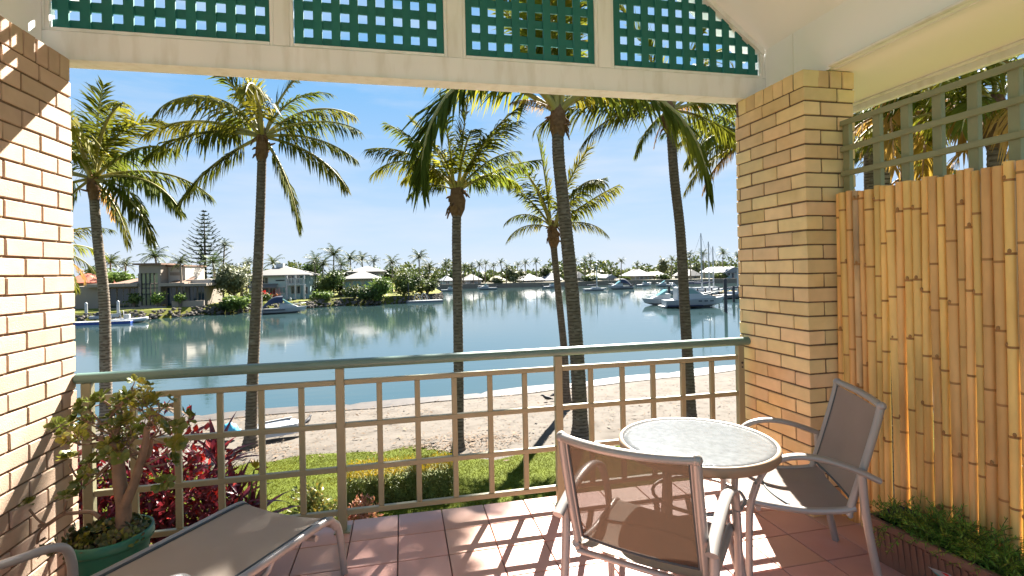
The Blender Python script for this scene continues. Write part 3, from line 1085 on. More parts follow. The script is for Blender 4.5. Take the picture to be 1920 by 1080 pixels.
for s in (-1, 1):
    mb = MB()
    mb.tube([(s * HW, p.x, p.y) for p in side], .0175, 12)
    mb.obj('side_rail', M['alu'], lg)
    mb = MB()
    mb.tube([(s * (HW - .0215), p.x, p.y + .007) for p in side[6:]], .0075, 6)
    mb.obj('piping', M['piping'], lg)
    mb = MB()
    mb.tube([(s * HW, p.x, p.y) for p in bk], .0175, 10)
    mb.obj('back_rail', M['alu'], lg)
    mb = MB()                                   # foot leg sweeping down from the rail
    lp = arc_pts([(-.012, .292), (-.048, .252), (-.070, .15), (-.088, .0)], 5)
    mb.tube([(s * (HW + .004 * i / len(lp)), p.x, p.y) for i, p in enumerate(lp)], .0170, 10)
    mb.obj('leg', M['alu'], lg)
    mb = MB()
    mb.tube([(s * HW, 1.25, .51), (s * (HW + .004), 1.30, .30), (s * (HW + .01), 1.34, .0)], .0165, 10)
    mb.obj('leg', M['alu'], lg)
    mb = MB()
    ap = arc_pts([(1.34, .60), (1.15, .545), (.95, .513), (.83, .500), (.772, .472), (.752, .41), (.748, .34), (.745, .20), (.742, 0)], 6)
    mb.tube([(s * (HW + .040), p.x, p.y) for p in ap], .0195, 12, flat=.8)
    mb.obj('armrest', M['alu'], lg)
for y, z in ((.10, .268), (.62, .27)):
    mb = MB()
    bow_ = [(-HW + 2 * HW * i / 10, y, z - .02 * math.sin(PI * i / 10)) for i in range(11)]
    mb.tube(bow_, .014, 8)
    mb.obj('cross_bar', M['alu'], lg)
mb = MB()
mb.tube([(-HW, -.046, .255), (HW, -.046, .255)], .012, 8)
mb.obj('foot_bar', M['alu'], lg)
for s in (-1, 1):
    mb = MB()
    mb.tube(arc_pts([(s * HW, .36, .316), (s * HW, .40, .272), (s * HW, .48, .272), (s * HW, .54, .318)], 4), .013, 8)
    mb.obj('hinge_loop', M['alu'], lg)

# ---- potted jade plant
pt = thing('flower_pot', 'round green plastic pot in the corner by the left wall', 'pot', (-1.355, 2.735, 0))
mb = MB()
mb.lathe([(.0005, .004), (.115, .004), (.12, .0), (.122, .01), (.152, .262), (.153, .272), (.168, .274), (.170, .282), (.168, .318), (.163, .322), (.156, .318), (.150, .26), (.11, .02)], 40)
mb.obj('shell', M['pot'], pt)
mb = MB()
mb.lathe([(.0005, .292), (.08, .288), (.1535, .275)], 24)
stuff(mb.obj('soil', M['soil'], pt))

jr = random.Random(21)
jd = thing('jade_plant', 'old jade plant with bare forked trunk and yellow green leaves in green pot', 'plant', (-1.325, 2.745, .285))
mb_s, mb_l, mb_d = MB(), MB(), MB()


def J_(px, py, dY=0.0):
    p = at(px, py, 2.745 + dY)
    return p - Vector((-1.325, 2.745, .285))


def rosette(c, d, n, size, mbx):
    d = Vector(d).normalized()
    a = d.orthogonal().normalized()
    b_ = d.cross(a)
    for i in range(n):
        q = i * 2.4 + jr.uniform(-.3, .3)
        el = jr.uniform(.15, .95)
        w = (a * math.cos(q) + b_ * math.sin(q)) * math.cos(el) + d * math.sin(el)
        L = size * jr.uniform(.7, 1.15)
        s = w.cross(d)
        if s.length < .05:
            s = w.orthogonal()
        s.normalize()
        nn = s.cross(w)
        p = Vector(c) + w * .006
        # obovate fleshy leaf
        W = L * .33
        ring = [p, p + w * L * .45 + s * W * .8, p + w * L * .8 + s * W, p + w * L, p + w * L * .8 - s * W, p + w * L * .45 - s * W * .8]
        mid = p + w * L * .6 + nn * L * .10
        mbx.add(ring + [mid], [(0, 6, 1), (1, 6, 2), (2, 6, 3), (3, 6, 4), (4, 6, 5), (5, 6, 0)], 0, True)


def twig(p, d, L, r, depth):
    p, d = Vector(p), Vector(d).normalized()
    pts = [p]
    for k in range(4):
        d = (d + Vector((jr.uniform(-.30, .30), jr.uniform(-.30, .30), jr.uniform(-.12, .30)))).normalized()
        pts.append(pts[-1] + d * L / 4)
    mb_s.tube(pts, [r * (1 - .13 * k) for k in range(5)], 6)
    if depth > 0:
        for k in range(jr.choice((2, 2, 3))):
            e = (d + Vector((jr.uniform(-1, 1), jr.uniform(-1, 1), jr.uniform(-.2, .8)))).normalized()
            twig(pts[-1], e, L * jr.uniform(.55, .85), r * .62, depth - 1)
        if jr.random() < .55:
            e = (d + Vector((jr.uniform(-1, 1), jr.uniform(-1, 1), jr.uniform(-.2, .6)))).normalized()
            twig(pts[2], e, L * .6, r * .6, 0)
    else:
        rosette(pts[-1], d, jr.randint(7, 11), jr.uniform(.026, .038), mb_l)
        if jr.random() < .5:
            rosette(pts[2], d, 4, .024, mb_l)


main = [([(228, 1000), (232, 955), (226, 915), (222, 880)], .034, .027, 0),
        ([(222, 880), (215, 850), (217, 815), (225, 785), (222, 760)], .024, .013, .01),
        ([(234, 948), (252, 905), (262, 870), (272, 835), (276, 800)], .023, .013, -.02),
        ([(222, 838), (205, 828), (186, 820)], .014, .010, -.03),
        ([(222, 880), (222, 842)], .026, .022, 0),
        ([(186, 970), (170, 960), (140, 962), (118, 965), (88, 985), (72, 985)], .010, .006, .0),
        ([(88, 985), (74, 1000), (70, 1020)], .006, .005, -.01),
        ([(276, 800), (292, 790), (305, 782)], .011, .008, .02),
        ([(262, 870), (280, 850), (284, 822)], .013, .009, .03)]
for pts, r0, r1, dY in main:
    P = smooth_path([J_(x, y, dY) for x, y in pts], 4)
    mb_s.tube(P, [r0 + (r1 - r0) * i / (len(P) - 1) for i in range(len(P))], 9)
tips = [(222, 760), (225, 785), (276, 800), (305, 782), (284, 822), (186, 820), (205, 828), (217, 815), (232, 830), (262, 850), (205, 870), (276, 870), (150, 900), (215, 850), (270, 850)]
for (x, y) in tips:
    for k in range(2):
        p = J_(x, y, jr.uniform(-.03, .04))
        tx = Vector((jr.uniform(-1, 1), jr.uniform(-.8, .8), jr.uniform(-.1, .75)))
        twig(p, tx, jr.uniform(.07, .12), .006, 1)
# long side shoots and the explicit leaf clumps one sees at the outline
for (x, y, x2, y2) in ((205, 828, 165, 805), (186, 820, 140, 800), (165, 805, 118, 802), (217, 815, 165, 765), (222, 760, 195, 752), (222, 760, 232, 752), (276, 800, 285, 765), (305, 782, 325, 800), (284, 822, 325, 830), (276, 870, 305, 905), (205, 870, 160, 910), (150, 900, 130, 870), (118, 965, 125, 940), (88, 985, 55, 955), (262, 870, 310, 870)):
    a, c_ = J_(x, y), J_(x2, y2, jr.uniform(-.05, .04))
    d = c_ - a
    mb_s.tube(smooth_path([a, a + d * .5 + Vector((0, 0, -.012)), c_], 4), .0045, 6)
    for k in range(3):
        e = (d.normalized() + Vector((jr.uniform(-1, 1), jr.uniform(-1, 1), jr.uniform(0, 1)))).normalized()
        q = c_ + e * .025
        rosette(q, e, 8, jr.uniform(.034, .047), mb_l)
for k in range(3):
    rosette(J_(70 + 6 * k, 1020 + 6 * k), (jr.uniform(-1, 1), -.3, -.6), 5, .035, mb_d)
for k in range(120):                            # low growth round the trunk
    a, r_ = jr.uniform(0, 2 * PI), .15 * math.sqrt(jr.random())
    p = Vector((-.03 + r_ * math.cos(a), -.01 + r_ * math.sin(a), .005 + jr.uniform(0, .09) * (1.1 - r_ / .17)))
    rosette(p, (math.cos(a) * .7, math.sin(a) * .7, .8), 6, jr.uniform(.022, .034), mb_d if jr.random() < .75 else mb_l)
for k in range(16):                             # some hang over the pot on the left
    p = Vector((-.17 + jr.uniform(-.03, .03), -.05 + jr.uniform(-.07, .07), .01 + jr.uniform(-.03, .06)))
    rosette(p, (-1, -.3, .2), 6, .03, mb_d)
mb_s.obj('stem', M['jade_stem'], jd)
stuff(mb_l.obj('foliage', M['jade'], jd))
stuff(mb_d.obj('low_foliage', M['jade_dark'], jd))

# ---- planter with trailing fern
pl = thing('planter_box', 'long brown plastic planter box at the foot of the bamboo screen', 'planter', (2.292, 2.145, 0), R(4.5))
mb = MB()
Lp, Wp, Hp = .95, .215, .225
o_, i_ = [], []
for z, gx in ((0.0, .022), (.19, 0.0)):
    o_.append([(gx, -gx, z), (Wp - gx, -gx, z), (Wp - gx, -Lp + gx, z), (gx, -Lp + gx, z)])
vv = o_[0] + o_[1]
mb.add(vv, [(0, 1, 2, 3)] + [((i + 1) % 4, i, i + 4, (i + 1) % 4 + 4) for i in range(4)])
for y in range(30):                              # moulded ribs down the long side
    yy = -.025 - y * .0305
    mb.add([(.0185 - .0, yy, .02), (.0185, yy - .014, .02), (-.006, yy - .014, .178), (-.006, yy, .178), (.024, yy, .02), (.024, yy - .014, .02), (.003, yy - .014, .178), (.003, yy, .178)],
           [(0, 1, 2, 3), (0, 3, 7, 4), (1, 5, 6, 2), (3, 2, 6, 7), (0, 4, 5, 1)])
mb.obj('trough', M['planter'], pl)
mb = MB()
mb.cbox(-.016, -Lp - .016, .190, .012, .016, Hp, .004)
mb.cbox(Wp - .012, -Lp - .016, .190, Wp + .012, .016, Hp, .004)
mb.cbox(.0125, -.012, .190, Wp - .0125, .016, Hp, .004)
mb.cbox(.0125, -Lp - .016, .190, Wp - .0125, -Lp + .012, Hp, .004)
mb.obj('rim', M['planter'], pl)
mb = MB()
mb.grid(lambda u, v: (.005 + (Wp - .01) * u, -.01 - (Lp - .02) * v, .188 + .012 * math.sin(u * 9) * math.sin(v * 23)), 8, 24)
stuff(mb.obj('soil', M['soil'], pl))
lb = MB()                                         # torn sticker on the long side


def on_side(y, z, d):
    return (.022 * (1 - z / .19) - .0068 - d, y, z)


lb.add([on_side(-.27, .112, 0), on_side(-.31, .098, 0), on_side(-.46, .050, 0), on_side(-.455, .100, 0), on_side(-.36, .128, 0)], [(4, 3, 2, 1, 0)], 0)
lb.add([on_side(-.285, .104, .0008), on_side(-.315, .092, .0008), on_side(-.43, .062, .0008), on_side(-.43, .082, .0008)], [(3, 2, 1, 0)], 1)
lb.add([on_side(-.325, .118, .0008), on_side(-.44, .088, .0008), on_side(-.44, .096, .0008), on_side(-.35, .124, .0008)], [(3, 2, 1, 0)], 2)
lb.obj('sticker', [M['white'], M['teal'], M['redp']], pl)

fr = random.Random(33)
fern = thing('trailing_fern', 'bushy green fern spilling over the front of the brown planter', 'fern', (2.39, 1.86, .195), R(4.5))
mbf, mbs = MB(), MB()


def spray(p, d, L, n):
    p, d = Vector(p), Vector(d).normalized()
    pts = [p]
    for k in range(6):
        d = (d + Vector((fr.uniform(-.12, .12), fr.uniform(-.12, .12), -.22))).normalized()
        pts.append(pts[-1] + d * L / 6)
    mbs.tube(pts, [.0014] * 7, 4)
    for k in range(n):
        t = .12 + .88 * k / n
        i = min(int(t * 6), 5)
        q = pts[i].lerp(pts[i + 1], t * 6 - i)
        for s in range(2):
            e = Vector((fr.uniform(-1, 1), fr.uniform(-1, 1), fr.uniform(-.3, .9)))
            e = (e.normalized() + d * .7).normalized()
            mbf.leaf(q, e, (fr.uniform(-1, 1), fr.uniform(-1, 1), 1), fr.uniform(.016, .030), fr.uniform(.0035, .006))


for k in range(420):
    y = fr.uniform(-.36, .26)
    h = 1.0 - abs((y + .07) / .36) ** 2 * .62
    x = fr.uniform(-.035, .085)
    d = Vector((fr.uniform(-.75, .7), fr.uniform(-.9, .9), fr.uniform(.6, 2.0)))
    spray((x, y, 0), d, fr.uniform(.11, .24) * h, 14)
for k in range(14):                                # trailing ends over the rim
    y = fr.choice((fr.uniform(-.36, -.24), fr.uniform(-.36, -.26), fr.uniform(.1, .24)))
    spray((-.06, y, .03), (-1, fr.uniform(-.4, .5), fr.uniform(.1, .5)), fr.uniform(.12, .24), 14)
stuff(mbs.obj('stems', M['strap'], fern))
stuff(mbf.obj('foliage', M['fern'], fern))

ds = thing('dry_stems', 'pale curled dry stems on the soil at the right end of planter', 'dry stems', (2.42, 1.47, .20))
for k in range(7):
    mb = MB()
    a = fr.uniform(0, 6)
    c_ = Vector((fr.uniform(-.06, .06), fr.uniform(-.07, .07), 0))
    mb.tube(smooth_path([c_ + Vector((.028 * math.cos(a + q * .9) * (1 - q * .1), .028 * math.sin(a + q * .9), .006 + .008 * q)) for q in range(6)], 3), .0045, 6)
    mb.obj('stem', M['rachis_d'] if k % 3 == 0 else M['rag'], ds)
bag = thing('compost_bag', 'black crumpled plastic bag behind the fern at the planter end', 'bag', (2.44, 2.10, .20))
mb = MB()
mb.grid(lambda u, v: (-.09 + .18 * u, -.10 + .18 * v, .012 + .055 * math.sin(PI * u) * math.sin(PI * v) + .008 * math.sin(17 * u + 9 * v)), 10, 10)
mb.obj('sheet', M['navy'], bag)

# ================================================================== PALMS
FROND = {}


def frond_mesh(th0, droop, seed, pairs=62, hang=0.55, pw=1.35):
    """feather leaf of unit length in the xz plane, growing along +x from the origin"""
    r_ = random.Random(seed * 97 + int(th0))
    mb = MB()
    N = 22
    pts, th = [Vector((0, 0, 0))], th0
    yaw = 0.0
    for i in range(N):
        s = (i + .5) / N
        a = R(th0 - droop * s ** pw)
        yaw += r_.uniform(-.025, .025)
        pts.append(pts[-1] + Vector((math.cos(a) * math.cos(yaw), math.cos(a) * math.sin(yaw), math.sin(a))) / N)
    mb.tube(pts, [.016 * (1 - s / N) ** .8 + .0022 for s in range(N + 1)], 6, 1, caps=False)
    twist = r_.uniform(-.35, .35)

    def cv(s):
        f = min(max(s * N, 0), N - 1e-6)
        i = int(f)
        return pts[i].lerp(pts[i + 1], f - i), (pts[i + 1] - pts[i]).normalized()
    gap = [r_.random() for _ in range(3)]
    for k in range(pairs):
        s = .17 + .83 * (k + r_.uniform(-.25, .25)) / (pairs - 1)
        s = min(max(s, .16), .995)
        p, T = cv(s)
        S = Vector((0, 0, 1)).cross(T)
        if S.length < .1:
            S = Vector((0, 1, 0))
        S.normalize()
        U = T.cross(S)
        S2 = S * math.cos(twist * s) + U * math.sin(twist * s)
        U2 = T.cross(S2)
        L0 = .285 * (math.sin(PI * min(.13 + .80 * s, 1))) ** .65
        for sg in (-1, 1):
            if r_.random() < .05 or any(abs(s - g) < .012 for g in gap):
                continue
            ang = R(64 - 36 * s + r_.uniform(-11, 11))
            d = T * math.cos(ang) + S2 * (sg * math.sin(ang)) + U2 * r_.uniform(.05, .30)
            d = (d + Vector((0, 0, -hang * r_.uniform(.45, 1.15)))).normalized()
            L = L0 * r_.uniform(.7, 1.15)
            mid = p + d * L * .5
            d2 = (d + Vector((0, 0, -hang * r_.uniform(.5, 1.4)))).normalized()
            tip = mid + d2 * L * .5
            w = d.cross(U2 + Vector((0, 0, .01)))
            if w.length < .05:
                w = T
            w = w.normalized() * (.0080 * r_.uniform(.7, 1.3))
            w = (w + U2 * r_.uniform(-.004, .004))
            mb.add([p + w * .5, p - w * .5, mid + w, mid - w, tip], [(0, 1, 3, 2), (2, 3, 4)], 0)
    return mb


CLS = [(84, 22), (66, 46), (48, 66), (30, 76), (12, 74), (-8, 58), (-35, 38)]
for ci, (t0, dr) in enumerate(CLS):
    for sd in (0, 1):
        FROND[(ci, sd)] = frond_mesh(t0, dr, sd + 1, 58, (.3, .45, .7, .85, .9, .8, .6)[ci]).mesh('frond', [M['frond'], M['rachis']])
FROND[('arch', 0)] = frond_mesh(28, 125, 5, 64, .75).mesh('frond', [M['frond'], M['rachis']])
FROND[('hang', 0)] = frond_mesh(5, 105, 6, 64, .6).mesh('frond', [M['frond'], M['rachis']])
FROND_D = {c: frond_mesh(t0, dr, 9, 44, .9).mesh('frond', [M['frond_d'], M['rachis_d']]) for c, (t0, dr) in (('a', (15, 110)), ('b', (-30, 52)), ('c', (-55, 30)))}
FROND_Y = {c: frond_mesh(t0, dr, 12, 56, .25).mesh('frond', [M['frond_y'], M['rachis']]) for c, (t0, dr) in ((0, (86, 24)), (1, (66, 50)))}


def trunk_mesh(path, r0, r1, seed, ring=.085, flare=1.55, m0='trunk'):
    r_ = random.Random(seed)
    P = smooth_path(path, 14)
    # resample evenly at half a ring
    d = [0]
    for a, b_ in zip(P[:-1], P[1:]):
        d.append(d[-1] + (b_ - a).length)
    L = d[-1]
    n_ = int(L / (ring / 3))
    pts, rs, k = [], [], 0
    for i in range(n_ + 1):
        s = L * i / n_
        while k < len(d) - 2 and d[k + 1] < s:
            k += 1
        t = (s - d[k]) / max(d[k + 1] - d[k], 1e-9)
        pts.append(P[k].lerp(P[k + 1], min(t, 1)))
        u = s / L
        r = r0 + (r1 - r0) * u ** .8
        r *= 1 + (flare - 1) * max(0, 1 - s / .55) ** 2.2
        r *= (1.035, .985, .955)[i % 3] + r_.uniform(-.012, .012)
        rs.append(r)
    mb = MB()
    mb.tube(pts, rs, 14, 0)
    q = 0
    for i in range(n_):
        for kk in range(14):
            if i % 3 == 1 and r_.random() < .75:
                mb.m[q] = 1
            q += 1
    return mb.mesh('trunk', [M[m0], M['trunk_ring']]), pts, rs


def palm(label, base, path, r0, r1, L, seed, spec, m0='trunk', nrand=14, elv=(0, 6), dry=3, young=2, sheath=1.0, ppm=70.0, name='coconut_palm', group='coconut palms on the beach'):
    """base: foot; path: offsets of the trunk axis from the foot; spec: [(azimuth, class, length)] fronds seen in the photo"""
    r_ = random.Random(seed)
    t = thing(name, label, 'palm tree', base, 0, group)
    me, pts, rs = trunk_mesh(path, r0, r1, seed, m0=m0)
    link('trunk', me, t)
    top = Vector(path[-1])
    axis = (Vector(path[-1]) - Vector(path[-2])).normalized()
    mb = MB()                                    # fibrous sheath under the crown
    mb.tube([top - axis * .55, top - axis * .38, top - axis * .15, top + axis * .10, top + axis * .32], [r1 * 1.02, r1 * 1.4 * sheath, r1 * 1.5 * sheath, r1 * 1.25, r1 * .5], 12)
    mb.v = [(x + r_.uniform(-.02, .02), y + r_.uniform(-.02, .02), z + r_.uniform(-.03, .03)) for x, y, z in mb.v]
    for k in range(int(16 * sheath)):            # dead leaf bases and ragged fibre
        a = r_.uniform(0, 2 * PI)
        o = Vector((math.cos(a), math.sin(a), 0))
        p = top + axis * r_.uniform(-.35, .15) + o * r1 * 1.1
        q = p + o * r_.uniform(.05, .20) + Vector((0, 0, r_.uniform(-.30, .08)))
        mb.tube([p, p.lerp(q, .5) + o * .03, q], [.032, .030, .012], 5)
    mb.obj('leaf_sheath', M['fibre'], t)

    def put(me, az, length, dz=0.0, roll=0.0):
        o = link('frond', me, t, top + axis * (.10 + dz) + Vector((math.cos(R(az)), math.sin(R(az)), 0)) * r1 * .6)
        o.rotation_euler = (roll, 0, R(az))
        o.scale = (length,) * 3
    for q_, e in enumerate(spec):
        if len(e) < 5:
            continue
        side_, th0, dr, lpx, yw = e[:5]
        kind_ = e[5] if len(e) > 5 else ''
        ln = lpx / ppm / max(math.cos(R(yw)), .35)
        hang_ = .30 if th0 > 68 else (.55 if th0 > 55 else .95)
        ms = {'': ('frond', 'rachis'), 'y': ('frond_y', 'rachis'), 'd': ('frond_d', 'rachis_d'), 'a': ('frond', 'rachis')}[kind_]
        me_ = frond_mesh(th0, dr, seed + q_ * 7, 78, hang_, .72 if kind_ == 'a' else 1.35).mesh('frond', [M[ms[0]], M[ms[1]]])
        put(me_, (-12.2 if side_ == 'R' else 167.8) + (-yw if side_ == 'R' else yw), ln, .03 * (th0 - 30) / 40)
    for az, c_, ln in [e for e in spec if len(e) == 3]:
        if c_ in ('arch', 'hang'):
            put(FROND[(c_, 0)], az, ln)
        elif isinstance(c_, str):
            put(FROND_D[c_], az, ln, -.2)
        else:
            put(FROND[(c_, r_.randint(0, 1))], az, ln, .05 * (3 - c_) * .3, r_.uniform(-.15, .15))
    az = r_.uniform(0, 360)
    for k in range(nrand):
        az += 137.5 + r_.uniform(-12, 12)
        c_ = elv[0] + (elv[1] - elv[0]) * (k + .5) / nrand
        c_ = min(6, max(0, int(c_ + r_.uniform(-.4, .4) + .5)))
        put(FROND[(c_, k % 2)], az, L * r_.uniform(.82, 1.1) * (1 - .05 * (c_ == 0)), .04 * (3 - c_) * .3, r_.uniform(-.2, .2))
    for k in range(young):
        put(FROND_Y[k % 2], r_.uniform(0, 360), L * r_.uniform(.7, .85), .12)
    for k in range(dry):
        put(FROND_D[('a', 'b', 'c')[k % 3]], r_.uniform(0, 360), L * r_.uniform(.55, .8), -.25)
    return t


def foot(px, py, z=GZ - .05):
    d = at(px, py, 10) - EYE
    return EYE + d * ((z - EYE.z) / d.z)


def palm_at(label, bpx, bpy, pix, r0, r1, L, seed, spec, z=GZ - .05, dY=0.0, **kw):
    """stand a palm at its foot point; pix = trunk axis in the photo, taken at the palm's own distance"""
    f = foot(bpx, bpy, z)
    path = [Vector((0, 0, 0))]
    n_ = len(pix)
    for i, (x, y) in enumerate(pix):
        path.append(at(x, y, f.y + dY * (i + 1) / n_) - f)
    return palm(label, f, path, r0, r1, L, seed, spec, ppm=FPX / ((f - EYE).dot(_fw)), **kw)


palm_at('coconut palm with pale mottled trunk nearest the sunlit left brick wall', 199, 800, [(198, 690), (195, 560), (182, 440), (174, 340)], .165, .12, 2.4, 41,
        [('R', 88, 14, 168, 10), ('R', 74, 112, 215, 0), ('R', 36, 60, 200, 10), ('R', 20, 68, 192, -20), ('R', 8, 70, 196, 5), ('R', -18, 58, 180, 15), ('R', -50, 35, 140, 0), ('L', 62, 60, 170, 0), ('L', 22, 60, 170, 20), ('L', -8, 50, 165, 0),
         ('L', -40, 40, 150, 10), ('L', 80, 26, 155, 0), ('R', 58, 70, 170, 40), ('R', 40, 80, 130, 65, 'y'), ('L', 45, 70, 120, -60)],
        m0='trunk_pale', nrand=4, elv=(2, 5), dry=1, young=1, sheath=.8)
palm_at('tall slightly leaning coconut palm with full dark crown left of centre', 470, 838, [(474, 700), (481, 560), (488, 400), (492, 262)], .150, .105, 2.3, 42,
        [('L', 24, 50, 226, 0), ('L', 12, 56, 212, 8), ('L', -25, 32, 198, 0), ('L', 60, 88, 175, 5), ('L', 82, 20, 172, 0), ('R', 64, 76, 158, 0), ('R', 24, 54, 190, 0), ('R', 2, 42, 184, 12), ('R', -14, 44, 194, 5), ('R', -60, 24, 184, 0),
         ('R', 42, 90, 90, 66, 'y'), ('L', 35, 90, 80, 68, 'y'), ('R', 74, 40, 170, -30), ('L', 70, 50, 165, 35), ('R', 48, 60, 150, -45), ('L', 40, 60, 160, -40)],
        nrand=0, dry=0, young=1, sheath=1.0)
palm_at('straight young coconut palm with ragged brown collar and yellow spear leaf', 860, 846, [(860, 720), (858, 560), (856, 455), (857, 364)], .130, .110, 1.7, 43,
        [('L', 52, 96, 178, 0), ('L', 60, 36, 172, 8), ('L', 26, 84, 100, 0), ('L', 85, 5, 172, 0, 'y'), ('R', 87, 8, 165, 0, 'y'), ('R', 66, 34, 196, 0), ('R', 48, 50, 130, 20), ('R', 30, 24, 160, 0), ('L', 70, 26, 158, -10), ('R', 60, 60, 140, 40),
         ('L', 44, 60, 150, 35), ('R', 62, 80, 60, 70), ('L', 56, 86, 60, 72), ('L', 40, 60, 120, -50), ('R', 38, 70, 120, -45)],
        nrand=0, dry=0, young=0, sheath=1.2)
palm_at('slim smaller coconut palm half hidden behind the thick palm trunk', 1063, 757, [(1058, 660), (1048, 560), (1039, 470), (1037, 432)], .125, .105, 2.0, 44,
        [('L', 46, 96, 98, 0), ('L', 86, 8, 168, 0, 'y'), ('L', 72, 20, 155, 0, 'y'), ('R', 38, 14, 146, 0), ('R', 60, 40, 135, 0), ('L', 56, 30, 135, 10), ('R', 20, 72, 104, 10), ('L', 18, 80, 94, 0), ('R', 74, 30, 140, 30), ('L', 64, 60, 110, 50), ('R', 50, 70, 90, 60)],
        nrand=0, dry=0, young=0, sheath=1.2)
palm_at('thick ringed coconut palm trunk with drooping crown behind the green lattice', 1089, 822, [(1084, 700), (1072, 540), (1056, 380), (1047, 290), (1046, 215)], .205, .150, 3.2, 45,
        [('L', 58, 150, 330, 38, 'a'), ('R', 44, 134, 320, 32, 'a'), ('L', 22, 50, 84, 30, 'd'), ('R', 34, 40, 190, 0), ('L', 36, 40, 300, 0), ('R', 87, 8, 265, 10), ('L', 86, 12, 285, -10), ('R', 82, 10, 235, 35), ('L', 84, 18, 275, 30), ('L', 80, 20, 250, -40),
         ('L', 74, 30, 110, 68), ('L', 78, 30, 120, 70), ('L', 70, 26, 240, 15)],
        nrand=0, dry=0, young=1, sheath=.95)
palm_at('curving coconut palm behind the table, its dry collar touching the beam', 1296, 800, [(1292, 720), (1285, 600), (1276, 440), (1264, 330), (1256, 212)], .160, .120, 2.7, 46,
        [('L', 16, 54, 256, 0), ('L', -34, 40, 110, 20), ('L', 2, 58, 186, 12), ('R', -8, 44, 160, 0), ('R', -62, 20, 105, 0), ('L', 36, 60, 205, -10), ('R', 36, 52, 190, 0), ('R', 74, 26, 200, 10), ('L', 76, 24, 205, 0), ('R', 12, 60, 170, 20),
         ('R', 16, 20, 60, 0, 'd'), ('L', -60, 20, 70, 0, 'd'), ('R', 60, 40, 190, -30)],
        nrand=0, dry=0, young=1, sheath=1.35)
# palms right of the pillar, seen past it and through the trellis
c_ = at(1412, 262, 17.5)
palm('yellowing coconut palm mostly hidden by the brick pillar', (c_.x, 17.5, -3.0), [(0, 0, 0), (.05, .05, 2), (.05, .1, 4.0), (0, .1, c_.z + 3.0)], .17, .13, 2.9, 47,
     [('L', 24, 74, 165, 0, 'y'), ('L', -4, 60, 150, 10, 'y'), ('L', -18, 50, 160, -15, 'y'), ('L', 34, 66, 175, -10), ('L', 12, 80, 170, 15), ('L', 48, 80, 160, 0), ('L', -30, 40, 140, 0, 'd'), ('L', 66, 50, 160, 10), ('L', 10, 60, 145, 30), ('R', 40, 60, 150, 0), ('R', 10, 60, 150, 0), ('R', 70, 40, 150, 0)], nrand=5, elv=(0, 5), dry=1, young=2, ppm=FPX / 19.0)
GT = 'palms seen through the trellis'


def palm_top(label, px, py, Y, lean, r0, r1, L, seed, spec, **kw):
    c_ = at(px, py, Y)
    h = c_.z - GZ + .05
    palm(label, (c_.x + lean, Y, GZ - .05), [(0, 0, 0), (-lean * .2, .03, h * .35), (-lean * .6, .05, h * .7), (-lean, 0, h)], r0, r1, L, seed, spec, group=GT, **kw)


palm_top('grey trunked palm nearest the pillar, seen through the trellis', 1652, 118, 7.5, .10, .150, .125, 2.6, 48,
         [(160, 'a', 2.4), (200, 'a', 2.2), (180, 5, 2.6), (230, 4, 2.4), (300, 'a', 2.4), (270, 5, 2.6), (190, 'hang', 2.8)], nrand=4, elv=(1, 5), dry=3, young=2, m0='trunk_pale')
palm_top('dark ringed palm farther right, seen through the trellis', 1748, 205, 8.5, .15, .16, .125, 2.6, 49,
         [(180, 3, 2.6), (200, 4, 2.4), (220, 2, 2.5), (160, 'a', 2.5), (250, 'hang', 2.6), (230, 'a', 2.4), (210, 'b', 2.2)], nrand=4, elv=(1, 5), dry=2, young=2)
palm_top('bright green palm under the eave at the right picture edge', 1868, 215, 6.2, .1, .15, .115, 2.3, 50,
         [(180, 2, 2.3), (200, 3, 2.3), (160, 3, 2.3), (140, 4, 2.2), (220, 'a', 2.2)], nrand=6, elv=(1, 5), dry=2, young=4)
palm_top('yellow fronded palm just right of the pillar top, behind the trellis corner', 1628, 232, 11.5, .1, .15, .12, 2.8, 52,
         [(200, 3, 2.8), (180, 'a', 2.6), (220, 4, 2.6), (250, 'a', 2.6)], nrand=5, elv=(0, 5), dry=2, young=5)
palm_top('low bright palm behind the bamboo tops near the pillar', 1700, 320, 13.0, .1, .15, .12, 3.0, 54,
         [(200, 2, 3.0), (180, 1, 2.8), (160, 2, 2.8)], nrand=6, elv=(0, 5), dry=3, young=4)
palm('pinkish trunked palm squeezed between the left brick wall and pale mottled palm', (-12.1, 20.2, -3.1), [(0, 0, 0), (0, 0, 2), (-.05, 0, 3.6), (-.1, 0, 5.4)], .16, .13, 2.3, 51,
     [(0, 4, 2.0), (340, 5, 1.9), (20, 'a', 1.8)], nrand=11, elv=(0, 5), dry=4, young=2)

# frond shapes added on the sand to draw dark stripes there
for k, (px, py, az, c_) in enumerate(((175, 790, 40, 'b'), (215, 775, 70, 'b'), (255, 800, 20, 'b'), (300, 790, 100, 'b'), (235, 815, 60, 'b'))):
    f = foot(px, py, GZ + .05)
    o = link('stripe_frond', FROND_D[c_], None, f + Vector((0, 0, .45)))
    o.rotation_euler = (random.Random(k).uniform(-.5, .5), R(-20), R(az))
    o.scale = (1.7, 1.7, 1.2)
    for sl_ in o.material_slots:
        sl_.link = 'OBJECT'
        sl_.material = M['litter']
    tag(o, ('added dark stripe frond on the sand nearest the left end of the railing', 'added dark stripe frond on the sand nearest the water, behind the jade plant top', 'added dark stripe frond lying flat on the sand behind the jade plant middle', 'added dark stripe frond farthest right, behind the right edge of jade plant', 'added dark stripe frond lowest down, just above the red shrubs')[k], 'palm frond', 'fronds added as dark stripes behind the jade plant')

